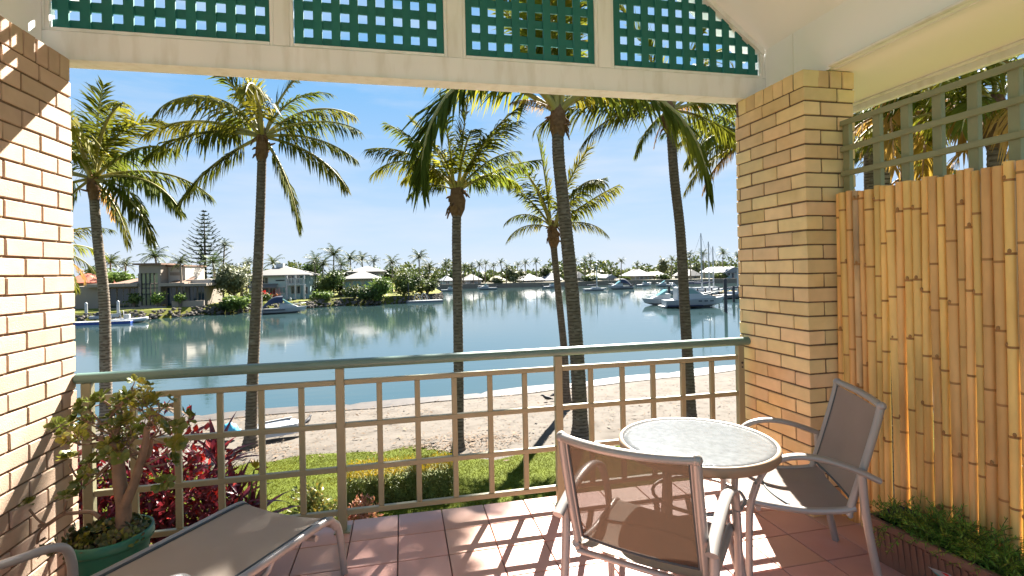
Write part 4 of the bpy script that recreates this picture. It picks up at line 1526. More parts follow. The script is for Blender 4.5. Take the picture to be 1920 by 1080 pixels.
# ================================================================== GARDEN
gr_ = np.random.default_rng(3)
N = 130000
gx = gr_.uniform(-6.5, 6.0, N)
gy = 7.2 + (13.1 - 7.2) * gr_.random(N) ** .85
edge = np.array([lawn_edge(x) for x in np.linspace(-6.5, 6, 600)])
ge = np.interp(gx, np.linspace(-6.5, 6, 600), edge) + gr_.normal(0, .06, N)
keep = gy < ge
gx, gy = gx[keep], gy[keep]
N = len(gx)
hgt = gr_.uniform(.016, .036, N)
an = gr_.uniform(0, 2 * PI, N)
wd = .0055
V = np.zeros((N, 3, 3))
V[:, 0] = np.stack([gx - wd * np.cos(an), gy - wd * np.sin(an), np.full(N, GZ)], 1)
V[:, 1] = np.stack([gx + wd * np.cos(an), gy + wd * np.sin(an), np.full(N, GZ)], 1)
V[:, 2] = np.stack([gx + gr_.normal(0, .02, N), gy + gr_.normal(0, .02, N), GZ + hgt], 1)


def tri_mesh(name, V, mt):
    me = bpy.data.meshes.new(name)
    n_ = len(V)
    me.vertices.add(3 * n_)
    me.vertices.foreach_set('co', V.reshape(-1).astype(np.float32))
    me.loops.add(3 * n_)
    me.loops.foreach_set('vertex_index', np.arange(3 * n_, dtype=np.int32))
    me.polygons.add(n_)
    me.polygons.foreach_set('loop_start', np.arange(0, 3 * n_, 3, dtype=np.int32))
    me.materials.append(mt)
    me.update(calc_edges=True)
    return me


tag(link('grass', tri_mesh('grass', V, M['grass'])), 'short bright green lawn grass between hedge and sand', 'grass', kind='stuff')

# litter and twigs washed over the sand
lr = random.Random(8)
mb = MB()
for k in range(6500):
    if k < 1200:
        x, y = lr.gauss(1.6, .9), lr.gauss(12.7, .45)
    elif k < 1600:
        x, y = lr.gauss(-3.6, .6), lr.gauss(13.6, .35)
    elif k < 1900:
        x = lr.uniform(-8, 16)
        y = 19.0 + max(x - 1, 0) * .14 + lr.gauss(0, .12)
    else:
        x, y = lr.uniform(-8, 14), lr.uniform(12.6, 19)
    if y < lawn_edge(x) - .25:
        continue
    t_ = max((y - max(x - 1, 0) * .14 - 13) / 6.7, 0)
    z = GZ + .012 - .6 * min(t_, 1) ** 1.1 + (.02 if t_ > 0 else 0)
    a = lr.uniform(0, 2 * PI)
    s_ = lr.uniform(.03, .10)
    if lr.random() < .15:
        s_ *= 2.2
    mb.leaf((x, y, z), (math.cos(a), math.sin(a), lr.uniform(0, .35)), (lr.uniform(-.4, .4), lr.uniform(-.4, .4), 1), s_, s_ * lr.uniform(.12, .5))
tag(mb.obj('leaf_litter', M['litter']), 'dry twigs and brown leaf litter scattered over the sand', 'leaf litter', kind='stuff')


def leaf_mass(n, boxf, size, ratio, r_, upb=.4):
    mb = MB()
    for k in range(n):
        p, nr = boxf(r_)
        d = (Vector((r_.uniform(-1, 1), r_.uniform(-1, 1), r_.uniform(-.6, .9))) + Vector(nr) * upb).normalized()
        L = size * r_.uniform(.6, 1.3)
        mb.leaf(p, d, Vector(nr) + Vector((r_.uniform(-.6, .6), r_.uniform(-.6, .6), r_.uniform(-.2, .8))), L, L * ratio, 0, .12)
    return mb


hr = random.Random(14)
hg = thing('clipped_hedge', 'clipped rectangular hedge with yellow new growth along its top', 'hedge', (0, 10.1, GZ))
HX0, HX1, HY0, HY1, HZ = -1.12, .93, -.33, .45, .54


def hedge_pt(r_):
    q = r_.random()
    x, y, z = r_.uniform(HX0, HX1), r_.uniform(HY0, HY1), r_.uniform(.04, HZ)
    wv = .03 * math.sin(x * 9) + .03 * math.sin(x * 23 + z * 9)
    if q < .62:
        return (x, HY0 + abs(r_.gauss(0, .04)) + wv, z), (0, -1, .2)
    if q < .74:
        return (HX0 + abs(r_.gauss(0, .04)) + wv, y, z), (-1, 0, .2)
    if q < .86:
        return (HX1 - abs(r_.gauss(0, .04)) + wv, y, z), (1, 0, .2)
    return (x, y, HZ - .05 - abs(r_.gauss(0, .04)) + wv), (0, 0, 1)


mb = leaf_mass(6500, hedge_pt, .050, .5, hr)
mb.box(HX0 + .1, HY0 + .1, 0, HX1 - .1, HY1 - .1, HZ - .12)
stuff(mb.obj('foliage', M['hedge'], hg))
mb = leaf_mass(5200, lambda r_: ((r_.uniform(HX0, HX1), r_.uniform(HY0 - .01, HY1), HZ + .01 + r_.gauss(0, .03) + .02 * math.sin(r_.uniform(0, 6))), (0, 0, 1)), .034, .5, hr, 1.0)
stuff(mb.obj('new_growth', M['hedge_top'], hg))
mb = MB()
for k in range(26):
    x, y = hr.uniform(HX0 + .05, HX1 - .05), hr.uniform(HY0 + .05, HY1)
    mb.tube([(x, y, 0), (x + hr.uniform(-.06, .06), y, .25), (x + hr.uniform(-.1, .1), y, .55)], .012, 5)
stuff(mb.obj('stems', M['bark'], hg))


def shrub(name, label, base, rx, ry, rz, n, size, ratio, m_, seed, group=None, extra=None, cat='shrub'):
    r_ = random.Random(seed)
    t = thing(name, label, cat, base, 0, group)
    cl = [(r_.uniform(-.7, .7) * rx, r_.uniform(-.7, .7) * ry, rz * r_.uniform(.5, 1.0)) for _ in range(11)]

    def f(r2):
        c_ = r2.choice(cl)
        v = Vector((r2.gauss(0, 1), r2.gauss(0, 1), r2.gauss(0, 1))).normalized()
        p = Vector(c_) + Vector((v.x * rx * .36, v.y * ry * .36, v.z * rz * .30)) * r2.uniform(.6, 1.1)
        p.z = max(p.z, .02)
        return p, (v.x, v.y, v.z + .3)
    mb = leaf_mass(n, f, size, ratio, r_, .7)
    stuff(mb.obj('foliage', m_, t))
    if extra:
        mb = leaf_mass(extra[1], f, extra[2], extra[3], r_, 1.0)
        stuff(mb.obj(extra[0], extra[4], t))
    mb = MB()
    for k in range(12):
        c_ = r_.choice(cl)
        mb.tube([(c_[0] * .25, c_[1] * .25, 0), (c_[0] * .7, c_[1] * .7, c_[2] * .5), c_], .010, 5)
    stuff(mb.obj('stems', M['bark'], t))
    return t


def spot(px, py, Y, z=GZ):
    p = at(px, py, Y)
    return (p.x, p.y, z)


G1 = 'red leaved shrubs below the railing'
shrub('red_shrub', 'red leaved shrub with scarlet bracts directly behind the jade trunk', spot(240, 900, 6.3), .75, .55, 2.25, 1500, .13, .36, M['red'], 61, G1, ('bracts', 330, .10, .5, M['redfl']))
shrub('red_shrub', 'red leaved shrub with scarlet flowers right of the jade plant', spot(345, 900, 6.6), .62, .55, 2.0, 1500, .12, .36, M['red'], 62, G1, ('bracts', 420, .10, .5, M['redfl']))
shrub('red_shrub', 'darker red shrub at the far left against the railing end post', spot(160, 910, 6.0), .55, .5, 2.05, 1100, .13, .36, M['red'], 63, G1, ('bracts', 40, .10, .5, M['redfl']))
shrub('green_shrub', 'mottled green and bronze shrub under the red shrubs beside the lounger', spot(345, 985, 5.4), .85, .4, 1.15, 1500, .085, .42, M['croton'], 64)
shrub('green_shrub', 'mottled bronze shrub low behind the green flower pot', spot(215, 960, 5.2), .55, .4, 1.2, 1100, .085, .42, M['croton'], 67)


def cordyline(label, base, heads, seed, m_, group=None, name='cordyline', blade=.62, nb=26, wid=.085):
    r_ = random.Random(seed)
    t = thing(name, label, 'plant', base, 0, group)
    for hx_, hy_, hz_ in heads:
        mb = MB()
        mb.tube([(hx_ * .2, hy_ * .2, 0), (hx_ * .7, hy_ * .7, hz_ * .5), (hx_, hy_, hz_)], .022, 6)
        mb.obj('cane', M['bark'], t)
        for k in range(nb):
            a, e = k * 2.4 + r_.uniform(-.3, .3), R(78 - 95 * k / nb + r_.uniform(-8, 8))
            L, W = blade * r_.uniform(.75, 1.1), wid * r_.uniform(.8, 1.2)
            d = Vector((math.cos(a) * math.cos(e), math.sin(a) * math.cos(e), math.sin(e)))
            p = Vector((hx_, hy_, hz_ - .012 * k))
            mb = MB()
            s = d.cross(Vector((0, 0, 1)))
            s = s.normalized() if s.length > .05 else Vector((1, 0, 0))
            vs_, q, dd = [], p.copy(), d.copy()
            for i, w in enumerate((.18, .55, 1.0, .85, .5, .04)):
                nn = s.cross(dd)
                vs_ += [q - s * W * w * .5 + nn * W * w * .16, q, q + s * W * w * .5 + nn * W * w * .16]
                q = q + dd * L / 5
                dd = (dd + Vector((0, 0, -.16))).normalized()
            fs_ = []
            for i in range(5):
                fs_ += [(i * 3, i * 3 + 1, i * 3 + 4, i * 3 + 3), (i * 3 + 1, i * 3 + 2, i * 3 + 5, i * 3 + 4)]
            mb.add(vs_, fs_, 0, True)
            mb.obj('leaf', m_, t)
    return t


cb = spot(420, 850, 7.0)
cordyline('plum red cordyline with broad upright leaves behind the railing', cb, [(-.10, .05, 2.02), (.14, -.1, 1.55), (-.18, -.15, 1.50), (.30, .1, 1.25), (.05, -.25, 1.15)], 71, M['plum'])
cordyline('green strap leaved clump growing at the foot of the plum cordyline', spot(450, 930, 6.9), [(0, 0, 1.05), (.22, .05, .85), (-.2, -.1, .8)], 72, M['strap'], name='strap_leaf_plant', blade=.75, nb=24, wid=.05)
bp0 = spot(478, 880, 7.0, 0)
bop = thing('strelitzia_flower', 'orange pointed flower sticking out beside the plum cordyline', 'flower', (bp0[0] - .12, 7.0, GZ + .95))
z1 = at(490, 880, 7.0).z - (GZ + .95)
mb = MB()
mb.tube(smooth_path([(0, 0, 0), (.05, 0, z1 * .6), (.11, 0, z1)], 4), .010, 6)
mb.obj('stalk', M['strap'], bop)
mb = MB()
mb.leaf((.10, 0, z1), (1, 0, .12), (0, 1, 0), .20, .05)
mb.obj('sheath', M['plum'], bop)
for k in range(4):
    mb = MB()
    mb.leaf((.12, .005 * k, z1 + .01), (.6 - .35 * k, .1, .9), (0, 1, 0), .13, .035)
    mb.obj('petal', M['hedge_top'], bop)
shrub('croton_bush', 'yellow green croton bush in front of the hedge by a railing post', spot(600, 955, 8.0), .46, .3, .95, 1500, .085, .40, M['croton'], 65)
shrub('croton_bush', 'low pinkish croton at the left corner of the hedge', spot(672, 960, 8.3), .34, .22, .62, 900, .075, .42, M['croton_p'], 66)
shrub('ground_cover', 'pale green low plants along the edge of the balcony', spot(835, 965, 8.5), .75, .3, .20, 900, .085, .25, M['leaf_c'], 68)
shrub('ground_cover', 'bright low green plants just behind the lounger foot', spot(560, 985, 7.6), .6, .3, .42, 900, .09, .25, M['leaf_c'], 69)

# things on the sand
f = foot(520, 822)
dg = thing('upturned_dinghy', 'glossy white upturned dinghy lying on the sand beside the leaning palm', 'dinghy', (f.x, f.y + .4, GZ - .06), R(28))


def hull_mesh(mb, L, W, H, mat=0, n=10, sheer=.25, flat=.75, zk=0.0):
    """boat hull: bow at +x"""
    prof = []
    for i in range(n + 1):
        u = i / n
        w = W / 2 * (1 - max(0, (u - .45) / .55) ** 2.2) * (.88 + .12 * min(u / .3, 1))
        z1 = H * (1 + sheer * u ** 2)
        x = -L / 2 + L * u
        k = 1 - .0 * u
        zb = zk + H * .55 * max(0, (u - .6) / .4) ** 2
        w = max(w, .01)
        prof.append([(x + .06 * L * u ** 3, -w, z1), (x, -w * flat, zk + (z1 - zk) * .35 + zb * .3), (x, 0, zb), (x, w * flat, zk + (z1 - zk) * .35 + zb * .3), (x + .06 * L * u ** 3, w, z1)])
    vs_ = [p for pr in prof for p in pr]
    fs_ = []
    for i in range(n):
        for k in range(4):
            fs_.append((i * 5 + k, i * 5 + 5 + k, i * 5 + 6 + k, i * 5 + 1 + k))
        fs_.append((i * 5 + 4, i * 5 + 9, i * 5 + 5, i * 5))          # deck
    fs_.append((0, 1, 2, 3, 4))
    mb.add(vs_, fs_, mat, False)


mb = MB()
hull_mesh(mb, 1.25, .62, .34)
mb.v = [(x, y, .40 - z) for x, y, z in mb.v]
mb.f = [tuple(reversed(q)) for q in mb.f]
mb.obj('hull', M['hull'], dg)
mb = MB()
mb.box(-.55, -.02, .40, .3, .02, .42)
mb.obj('keel_strip', M['white'], dg)
f = foot(424, 822)
mb = MB()
mb.grid(lambda u, v: (-.24 + .48 * u, -.2 + .4 * v, .30 * math.sin(PI * u) ** .6 * math.sin(PI * v) ** .6 + .03 * math.sin(20 * u + 7 * v)), 12, 8)
tag(mb.obj('tarpaulin', M['turq'], None, (f.x, f.y + .3, GZ)), 'turquoise tarpaulin heap on the sand behind the plum cordyline', 'tarpaulin')


def bird(label, p, rz, s=1.0):
    t = thing('bird', label, 'bird', p, rz, 'dark birds on the sand')
    mb = MB()
    pts = [(-.17, 0, .10), (-.11, 0, .115), (-.04, 0, .13), (.03, 0, .145), (.08, 0, .175), (.105, 0, .205), (.13, 0, .215), (.155, 0, .21), (.19, 0, .203)]
    rr = [.010, .022, .048, .050, .036, .026, .028, .018, .003]
    mb.tube([Vector(p_) * s for p_ in pts], [r_ * s for r_ in rr], 10, caps=True)
    mb.obj('body', M['feather'], t)
    for sg in (-1, 1):
        mb = MB()
        mb.add([Vector(q) * s for q in ((.04, sg * .045, .155), (-.05, sg * .055, .15), (-.17, sg * .03, .10), (-.08, sg * .052, .105), (.02, sg * .05, .12))], [(0, 1, 2, 3, 4)])
        mb.obj('wing', M['feather'], t)
        mb = MB()
        mb.tube([Vector((0, sg * .02, .11)) * s, Vector((.01, sg * .02, .05)) * s, Vector((0, sg * .02, .0)) * s, Vector((.03, sg * .02, .0)) * s], .004 * s, 5)
        mb.obj('leg', M['rachis_d'], t)


for px, py, rz, lb_ in ((265, 742, .5, 'dark bird standing at the water edge above the jade plant'), (1026, 748, 2.9, 'dark bird pecking on the sand left of the thick palm trunk'), (1041, 738, .3, 'second dark bird nearer the water, left of the thick palm trunk'), (577, 790, 1.2, 'dark bird beside the upturned white dinghy')):
    f = foot(px, py, -2.95)
    t_ = max((f.y - max(f.x - 1, 0) * .14 - 13) / 6.7, 0)
    f.z = GZ - .0 - .6 * min(t_, 1) ** 1.1
    bird(lb_, f, rz, 1.25)

# ================================================================== ACROSS THE WATER
def zat(px, py, Y):
    return at(px, py, Y).z


def win(parent, x0, z0, x1, z1, y, m_='darkglass', fr_='white', bars=1, name='window'):
    """framed window on a wall facing -y at depth y (local)"""
    mb = MB()
    w = .07
    mb.box(x0 - w, y - .07, z0 - w, x1 + w, y - .002, z0)
    mb.box(x0 - w, y - .07, z1, x1 + w, y - .002, z1 + w)
    mb.box(x0 - w, y - .07, z0, x0, y - .002, z1)
    mb.box(x1, y - .07, z0, x1 + w, y - .002, z1)
    for k in range(bars):
        x = x0 + (x1 - x0) * (k + 1) / (bars + 1)
        mb.box(x - .03, y - .06, z0, x + .03, y - .004, z1)
    f_ = mb.obj(name, M[fr_], parent)
    mb = MB()
    mb.box(x0, y - .035, z0, x1, y - .006, z1)
    mb.obj('pane', M[m_], f_)


def hip(mb, x0, y0, x1, y1, ze, zr_, oh=.6, th=.16, gable=False, mat=0):
    x0, y0, x1, y1 = x0 - oh, y0 - oh, x1 + oh, y1 + oh
    if (x1 - x0) >= (y1 - y0):
        h = (y1 - y0) / 2
        a, b_ = ((x0 + (0 if gable else h), (y0 + y1) / 2, zr_), (x1 - (0 if gable else h), (y0 + y1) / 2, zr_))
        v = [(x0, y0, ze), (x1, y0, ze), (x1, y1, ze), (x0, y1, ze), a, b_, (x0, y0, ze - th), (x1, y0, ze - th), (x1, y1, ze - th), (x0, y1, ze - th)]
        f_ = [(0, 1, 5, 4), (1, 2, 5), (2, 3, 4, 5), (3, 0, 4)]
    else:
        h = (x1 - x0) / 2
        a, b_ = (((x0 + x1) / 2, y0 + (0 if gable else h), zr_), ((x0 + x1) / 2, y1 - (0 if gable else h), zr_))
        v = [(x0, y0, ze), (x1, y0, ze), (x1, y1, ze), (x0, y1, ze), a, b_, (x0, y0, ze - th), (x1, y0, ze - th), (x1, y1, ze - th), (x0, y1, ze - th)]
        f_ = [(0, 1, 4), (1, 2, 5, 4), (2, 3, 5), (3, 0, 4, 5)]
    f_ += [(6, 7, 1, 0), (7, 8, 2, 1), (8, 9, 3, 2), (9, 6, 0, 3), (9, 8, 7, 6)]
    mb.add(v, f_, mat)


def simple_house(label, px0, px1, pe, pr, Y, wall_m, roof_m, zg=-2.25, depth=8.0, gable=False, nw=3, group='waterfront houses on the far shore', posts=0, blue=False, name='house'):
    xm = (px0 + px1) / 2
    X0, X1 = at(px0, 520, Y).x, at(px1, 520, Y).x
    xc = (X0 + X1) / 2
    w = (X1 - X0) / 2
    ze, zr_ = zat(xm, pe, Y) - zg, zat(xm, pr, Y + depth / 2) - zg
    t = thing(name, label, 'house', (xc, Y, zg), 0, group)
    wi = w - .5
    mb = MB()
    mb.box(-wi, 0, -.3, wi, depth, ze)
    mb.obj('wall', M[wall_m], t)
    mb = MB()
    hip(mb, -wi, 0, wi, depth, ze + .02, max(zr_, ze + .8), .7, .2, gable)
    if gable and 2 * wi < depth:
        mb.add([(-wi, -.01, ze), (wi, -.01, ze), (0, -.01, max(zr_, ze + .8) - .1)], [(0, 1, 2)], 1)
    mb.obj('roof', [M[roof_m], M[wall_m]], t)
    for k in range(nw):
        a = -wi + 2 * wi * (k + .18) / nw
        b_ = -wi + 2 * wi * (k + .82) / nw
        if k % 3 == 1:
            win(t, a, .15, b_, min(2.3, ze - .3), 0, 'darkglass', 'white', 2)
        else:
            win(t, a, .9, b_, min(2.2, ze - .3), 0, 'darkglass', 'white', 1)
    for k in range(posts):
        x = -wi + 2 * wi * k / max(posts - 1, 1)
        mb = MB()
        mb.box(x - .09, -.62, 0, x + .09, -.44, ze - .15)
        mb.obj('veranda_post', M['white'], t)
    return t


FARH = [
    ('low blue grey waterfront house just left of the straight young palm trunk', 826, 852, 526, 517, 152, 'h_blue', 'r_grey', False, 3, 3),
    ('white roofed waterfront pavilion just right of the straight young palm trunk', 870, 904, 525, 514, 152, 'h_white', 'r_pale', False, 4, 5),
    ('olive roofed low house behind the moored motor boat', 922, 950, 526, 517, 156, 'h_cream', 'r_olive', False, 3, 0),
    ('pale hipped house in the middle of the far shore', 975, 1020, 525, 514, 150, 'h_cream', 'r_pale', False, 5, 6),
    ('grey hipped house just left of the thick palm trunk', 1022, 1056, 525, 511, 152, 'h_cream', 'r_grey', False, 4, 0),
    ('pale house just right of the thick palm trunk', 1077, 1100, 521, 509, 150, 'h_cream', 'r_pale', False, 3, 0),
    ('olive roofed house behind the moored sailing boat', 1112, 1137, 520, 511, 154, 'h_cream', 'r_olive', False, 3, 0),
    ('small gabled boathouse with blue grey front and white posts', 1136, 1155, 521, 514, 146, 'h_blue', 'r_grey', True, 2, 4),
    ('big pale hipped pavilion house behind the moored cruiser', 1187, 1224, 517, 504, 146, 'h_cream', 'r_pale', False, 4, 5),
    ('small pale house between pavilion house and curving palm trunk', 1228, 1252, 517, 509, 148, 'h_cream', 'r_pale', False, 3, 0),
    ('pale roofed house behind the yacht masts', 1291, 1316, 517, 505, 140, 'h_cream', 'r_pale', False, 3, 0),
    ('blue gabled boathouse against the brick pillar', 1358, 1392, 510, 500, 135, 'h_blue', 'r_grey', True, 3, 5)]
for lb_, a, c_, pe, pr, Y, wm_, rm_, gb, nw, ps in FARH:
    simple_house(lb_, a, c_, pe, pr, Y, wm_, rm_, gable=gb, nw=nw, posts=ps, depth=9 if not gb else 12)

# low timber sea wall along the far shore
mb = MB()
for (x0, y0), (x1, y1) in zip(FAR[1:-2], FAR[2:-1]):
    d = Vector((x1 - x0, y1 - y0, 0))
    mb.obox(((x0 + x1) / 2, (y0 + y1) / 2 + .3, WZ + .55), d, Vector((-d.y, d.x, 0)), (0, 0, 1), d.length, .5, 1.5)
tag(mb.obj('sea_wall', M['timber']), 'low dark sea wall running along the whole far shore', 'sea wall')

# ---- the two storey white house on the left bank
Yw = 86.0
wx = lambda px: at(px, 520, Yw).x
wz = lambda py: zat(520, py, Yw)
h2 = thing('two_storey_house', 'pale aqua two storey house with white hipped roof behind the leaning palm', 'house', (0, Yw, 0), 0, None)
zg = -2.4
z_mid, z_eave, z_ridge = wz(534), wz(516), wz(504)
mb = MB()
mb.box(wx(466), 0, zg, wx(562), 9, z_eave)
mb.box(wx(556), 1.5, zg, wx(577), 9, z_eave - .1)
mb.obj('wall', M['h_blue'], h2)
mb = MB()
hip(mb, wx(466), 0, wx(574), 9, z_eave + .03, z_ridge + .5, .7, .18)
rf = mb.obj('roof', M['r_pale'], h2)
mb = MB()
mb.box(wx(508), 3.4, z_ridge - .6, wx(522), 4.4, z_ridge + .9)
mb.obj('chimney', M['h_white'], rf)
mb = MB()
mb.add([(wx(468), -1.4, z_mid - .35), (wx(522), -1.4, z_mid - .35), (wx(522), -.02, z_mid + .2), (wx(468), -.02, z_mid + .2), (wx(468), -1.4, z_mid - .47), (wx(522), -1.4, z_mid - .47)], [(0, 1, 2, 3), (4, 5, 1, 0)])
mb.obj('awning', M['r_pale'], h2)
for a, c_, p0, p1, b_ in ((491, 502, 520, 531, 1), (470, 479, 520, 531, 1), (547, 561, 518, 531, 3), (537, 545, 518, 531, 1)):
    win(h2, wx(a), wz(p1), wx(c_), wz(p0), 0, 'darkglass', 'white', b_)
for a, c_, p0, p1, b_ in ((490, 503, 540, 552, 1), (506, 516, 539, 552, 1), (518, 534, 539, 549, 2), (546, 562, 538, 551, 2), (567, 573, 540, 552, 0)):
    win(h2, wx(a), wz(p1), wx(c_), wz(p0), 0 if a < 560 else 1.5, 'teal_glass' if a == 518 else 'darkglass', 'white', b_)
mb = MB()
mb.box(wx(517), -.08, wz(527), wx(534), -.003, wz(525))
mb.obj('vent_grille', M['pile'], h2)
mb = MB()
mb.box(wx(540), -1.5, z_mid - .12, wx(574), -.003, z_mid + .02)
mb.obj('balcony', M['h_white'], h2)
for a in (541, 557, 573):
    mb = MB()
    mb.box(wx(a) - .12, -1.48, zg, wx(a) + .12, -1.24, z_eave - .1)
    mb.obj('post', M['white'], h2)
mb = MB()
for k in range(24):
    x = wx(541) + (wx(573) - wx(541)) * k / 23
    mb.box(x - .02, -1.46, z_mid + .021, x + .02, -1.42, z_mid + .9)
mb.box(wx(541), -1.48, z_mid + .901, wx(573), -1.40, z_mid + .98)
mb.obj('balustrade', M['white'], h2)

# ---- the hipped house hidden in trees to its right
h3 = thing('hipped_house', 'pale house with two stepped hip roofs half hidden by green trees', 'house', (0, 90, 0))
hx3 = lambda px: at(px, 520, 90).x
hz3 = lambda py: zat(680, py, 90)
mb = MB()
mb.box(hx3(642), 0, -2.4, hx3(706), 9, hz3(523))
mb.box(hx3(650), 3, hz3(523), hx3(716), 10, hz3(509))
mb.obj('wall', M['h_pale'], h3)
mb = MB()
hip(mb, hx3(646), 0, hx3(708), 8, hz3(522), hz3(507), .7, .18)
mb.obj('roof', M['r_pale'], h3)
mb = MB()
hip(mb, hx3(652), 3, hx3(716), 11, hz3(509), hz3(498), .6, .18)
mb.obj('roof', M['r_pale'], h3)
for a, c_, p0, p1 in ((648, 656, 528, 538), (662, 676, 527, 540), (684, 698, 527, 538)):
    win(h3, hx3(a), hz3(p1), hx3(c_), hz3(p0), 0, 'teal_glass', 'white', 1)

# ---- low modern house on the left with glazed stair tower
Ym = 76.0
mx_ = lambda px: at(px, 520, Ym).x
mz = lambda py: zat(290, py, Ym)
h1 = thing('modern_house', 'low grey brown modern house with tall glazed tower across the water', 'house', (0, Ym, 0))
zg = -2.6
mb = MB()
mb.box(mx_(120), 0, zg, mx_(183), 8, mz(534))                   # blank garage wall
mb.box(mx_(183.2), 1.2, zg, mx_(260), 8, mz(535))
mb.box(mx_(302), 1.2, zg, mx_(378), 8, mz(535))
mb.obj('wall', M['h_grey'], h1)
mb = MB()
mb.box(mx_(303), 2.0, mz(534.5), mx_(336), 9, mz(500))            # pale upper volume
mb.box(mx_(340), 1.6, mz(533), mx_(385), 7, mz(526))
mb.obj('upper_wall', M['h_pale'], h1)
mb = MB()
mb.box(mx_(262), -.2, zg, mx_(303), .1, zg + .5)
mb.box(mx_(262), -.2, mz(512), mx_(303), 4, mz(497))             # tower head
mb.box(mx_(260.2), -.2, zg + .5, mx_(265), 4, mz(512))
mb.box(mx_(297), -.2, zg + .5, mx_(302), 4, mz(512))
mb.obj('tower', M['h_grey'], h1)
mb = MB()
mb.box(mx_(255), -.9, mz(496.5), mx_(308), 5, mz(493.5))
mb.box(mx_(302), 1.2, mz(499.5), mx_(338), 9.5, mz(497))
mb.obj('roof_slab', M['r_brown'], h1)
mb = MB()
mb.box(mx_(165), -.8, mz(536), mx_(262), 9, mz(530))
mb.box(mx_(302.5), -.8, mz(537), mx_(350), 5, mz(531))
mb.box(mx_(346), -1.0, mz(538), mx_(392), 5, mz(533))
mb.obj('roof_fascia', M['h_grey'], h1)
mb = MB()
mb.add([(mx_(200), 1, mz(530)), (mx_(262), 1, mz(530)), (mx_(258), 6, mz(521)), (mx_(215), 6, mz(521))], [(0, 1, 2, 3)])
mb.obj('roof', M['r_brown'], h1)
mb = MB()
mb.add([(mx_(313), .5, mz(531)), (mx_(352), .5, mz(531)), (mx_(346), 4, mz(521)), (mx_(318), 4, mz(521))], [(0, 1, 2, 3)])
mb.obj('roof', M['r_brown'], h1)
mb = MB()
for i in range(5):
    x = mx_(265.2) + (mx_(296.8) - mx_(265.2)) * i / 4
    mb.box(x - .05, -.05, zg + .5, x + .05, .05, mz(512))
for p in (540, 532, 551):
    mb.box(mx_(265.2), -.06, mz(p) - .05, mx_(296.8), .06, mz(p) + .05)
tw = mb.obj('window', M['pile'], h1)
for i in range(4):
    for p0, p1 in ((512, 531), (532.5, 539.5), (540.5, 582)):
        mb = MB()
        a = mx_(265.2) + (mx_(296.8) - mx_(265.2)) * i / 4 + .06
        c_ = mx_(265.2) + (mx_(296.8) - mx_(265.2)) * (i + 1) / 4 - .06
        mb.box(a, .06, max(mz(p1), zg + .52), c_, .09, mz(p0))
        mb.obj('pane', M['olive_glass'], tw)
for a, c_, b_ in ((186, 208, 1), (211, 232, 1), (236, 258, 2), (306, 322, 1), (326, 340, 0), (348, 362, 1), (365, 376, 1)):
    win(h1, mx_(a), zg + .15, mx_(c_), mz(540), 1.2, 'darkglass', 'h_grey', b_)
for i in range(9):                                                # fins on the upper volume
    mb = MB()
    x = mx_(308) + (mx_(330) - mx_(308)) * i / 8
    mb.box(x - .07, 1.93, mz(517), x + .07, 1.998, mz(511))
    mb.obj('fin', M['h_grey'], h1)
tw_ = thing('terrace_wall', 'low rendered terrace wall in front of the modern house', 'wall', (0, Ym - 3.2, 0))
mb = MB()
mb.box(mx_(228), 0, -3.0, mx_(330), .3, -2.15)
mb.box(mx_(336), .8, -3.0, mx_(394), 1.1, -1.55)
mb.obj('panel', M['h_grey'], tw_)
h0 = thing('red_roofed_house', 'house with red tiled hip roof at the far left beside the brick wall', 'house', (0, 84, 0))
mb = MB()
a_ = lambda px: at(px, 520, 84).x
mb.box(a_(110), 0, -2.5, a_(180), 8, zat(150, 530, 84))
mb.obj('wall', M['h_grey'], h0)
mb = MB()
hip(mb, a_(110), 0, a_(180), 8, zat(150, 530, 84), zat(150, 513, 84), .8, .2)
mb.obj('roof', M['r_red'], h0)

# ---- rocks along the left bank
rr_ = random.Random(4)
mb = MB()
for (x0, y0), (x1, y1) in zip(LEFT[1:-1], LEFT[2:]):
    d = math.hypot(x1 - x0, y1 - y0)
    for k in range(int(d * 11)):
        t_ = rr_.random()
        u = rr_.random()
        x, y = x0 + (x1 - x0) * t_, y0 + (y1 - y0) * t_ + u * 1.5 - .1
        s_ = rr_.uniform(.10, .27)
        mb.blob((x, y, WZ + .05 + u * 1.0), s_ * rr_.uniform(.8, 1.5), s_, s_ * rr_.uniform(.5, .9), 0, 6, 4, .25, rr_)
mb.s = [False] * len(mb.s)
tag(mb.obj('shore_rocks', M['rock']), 'dark boulders heaped along the left bank waterline', 'rocks', kind='stuff')


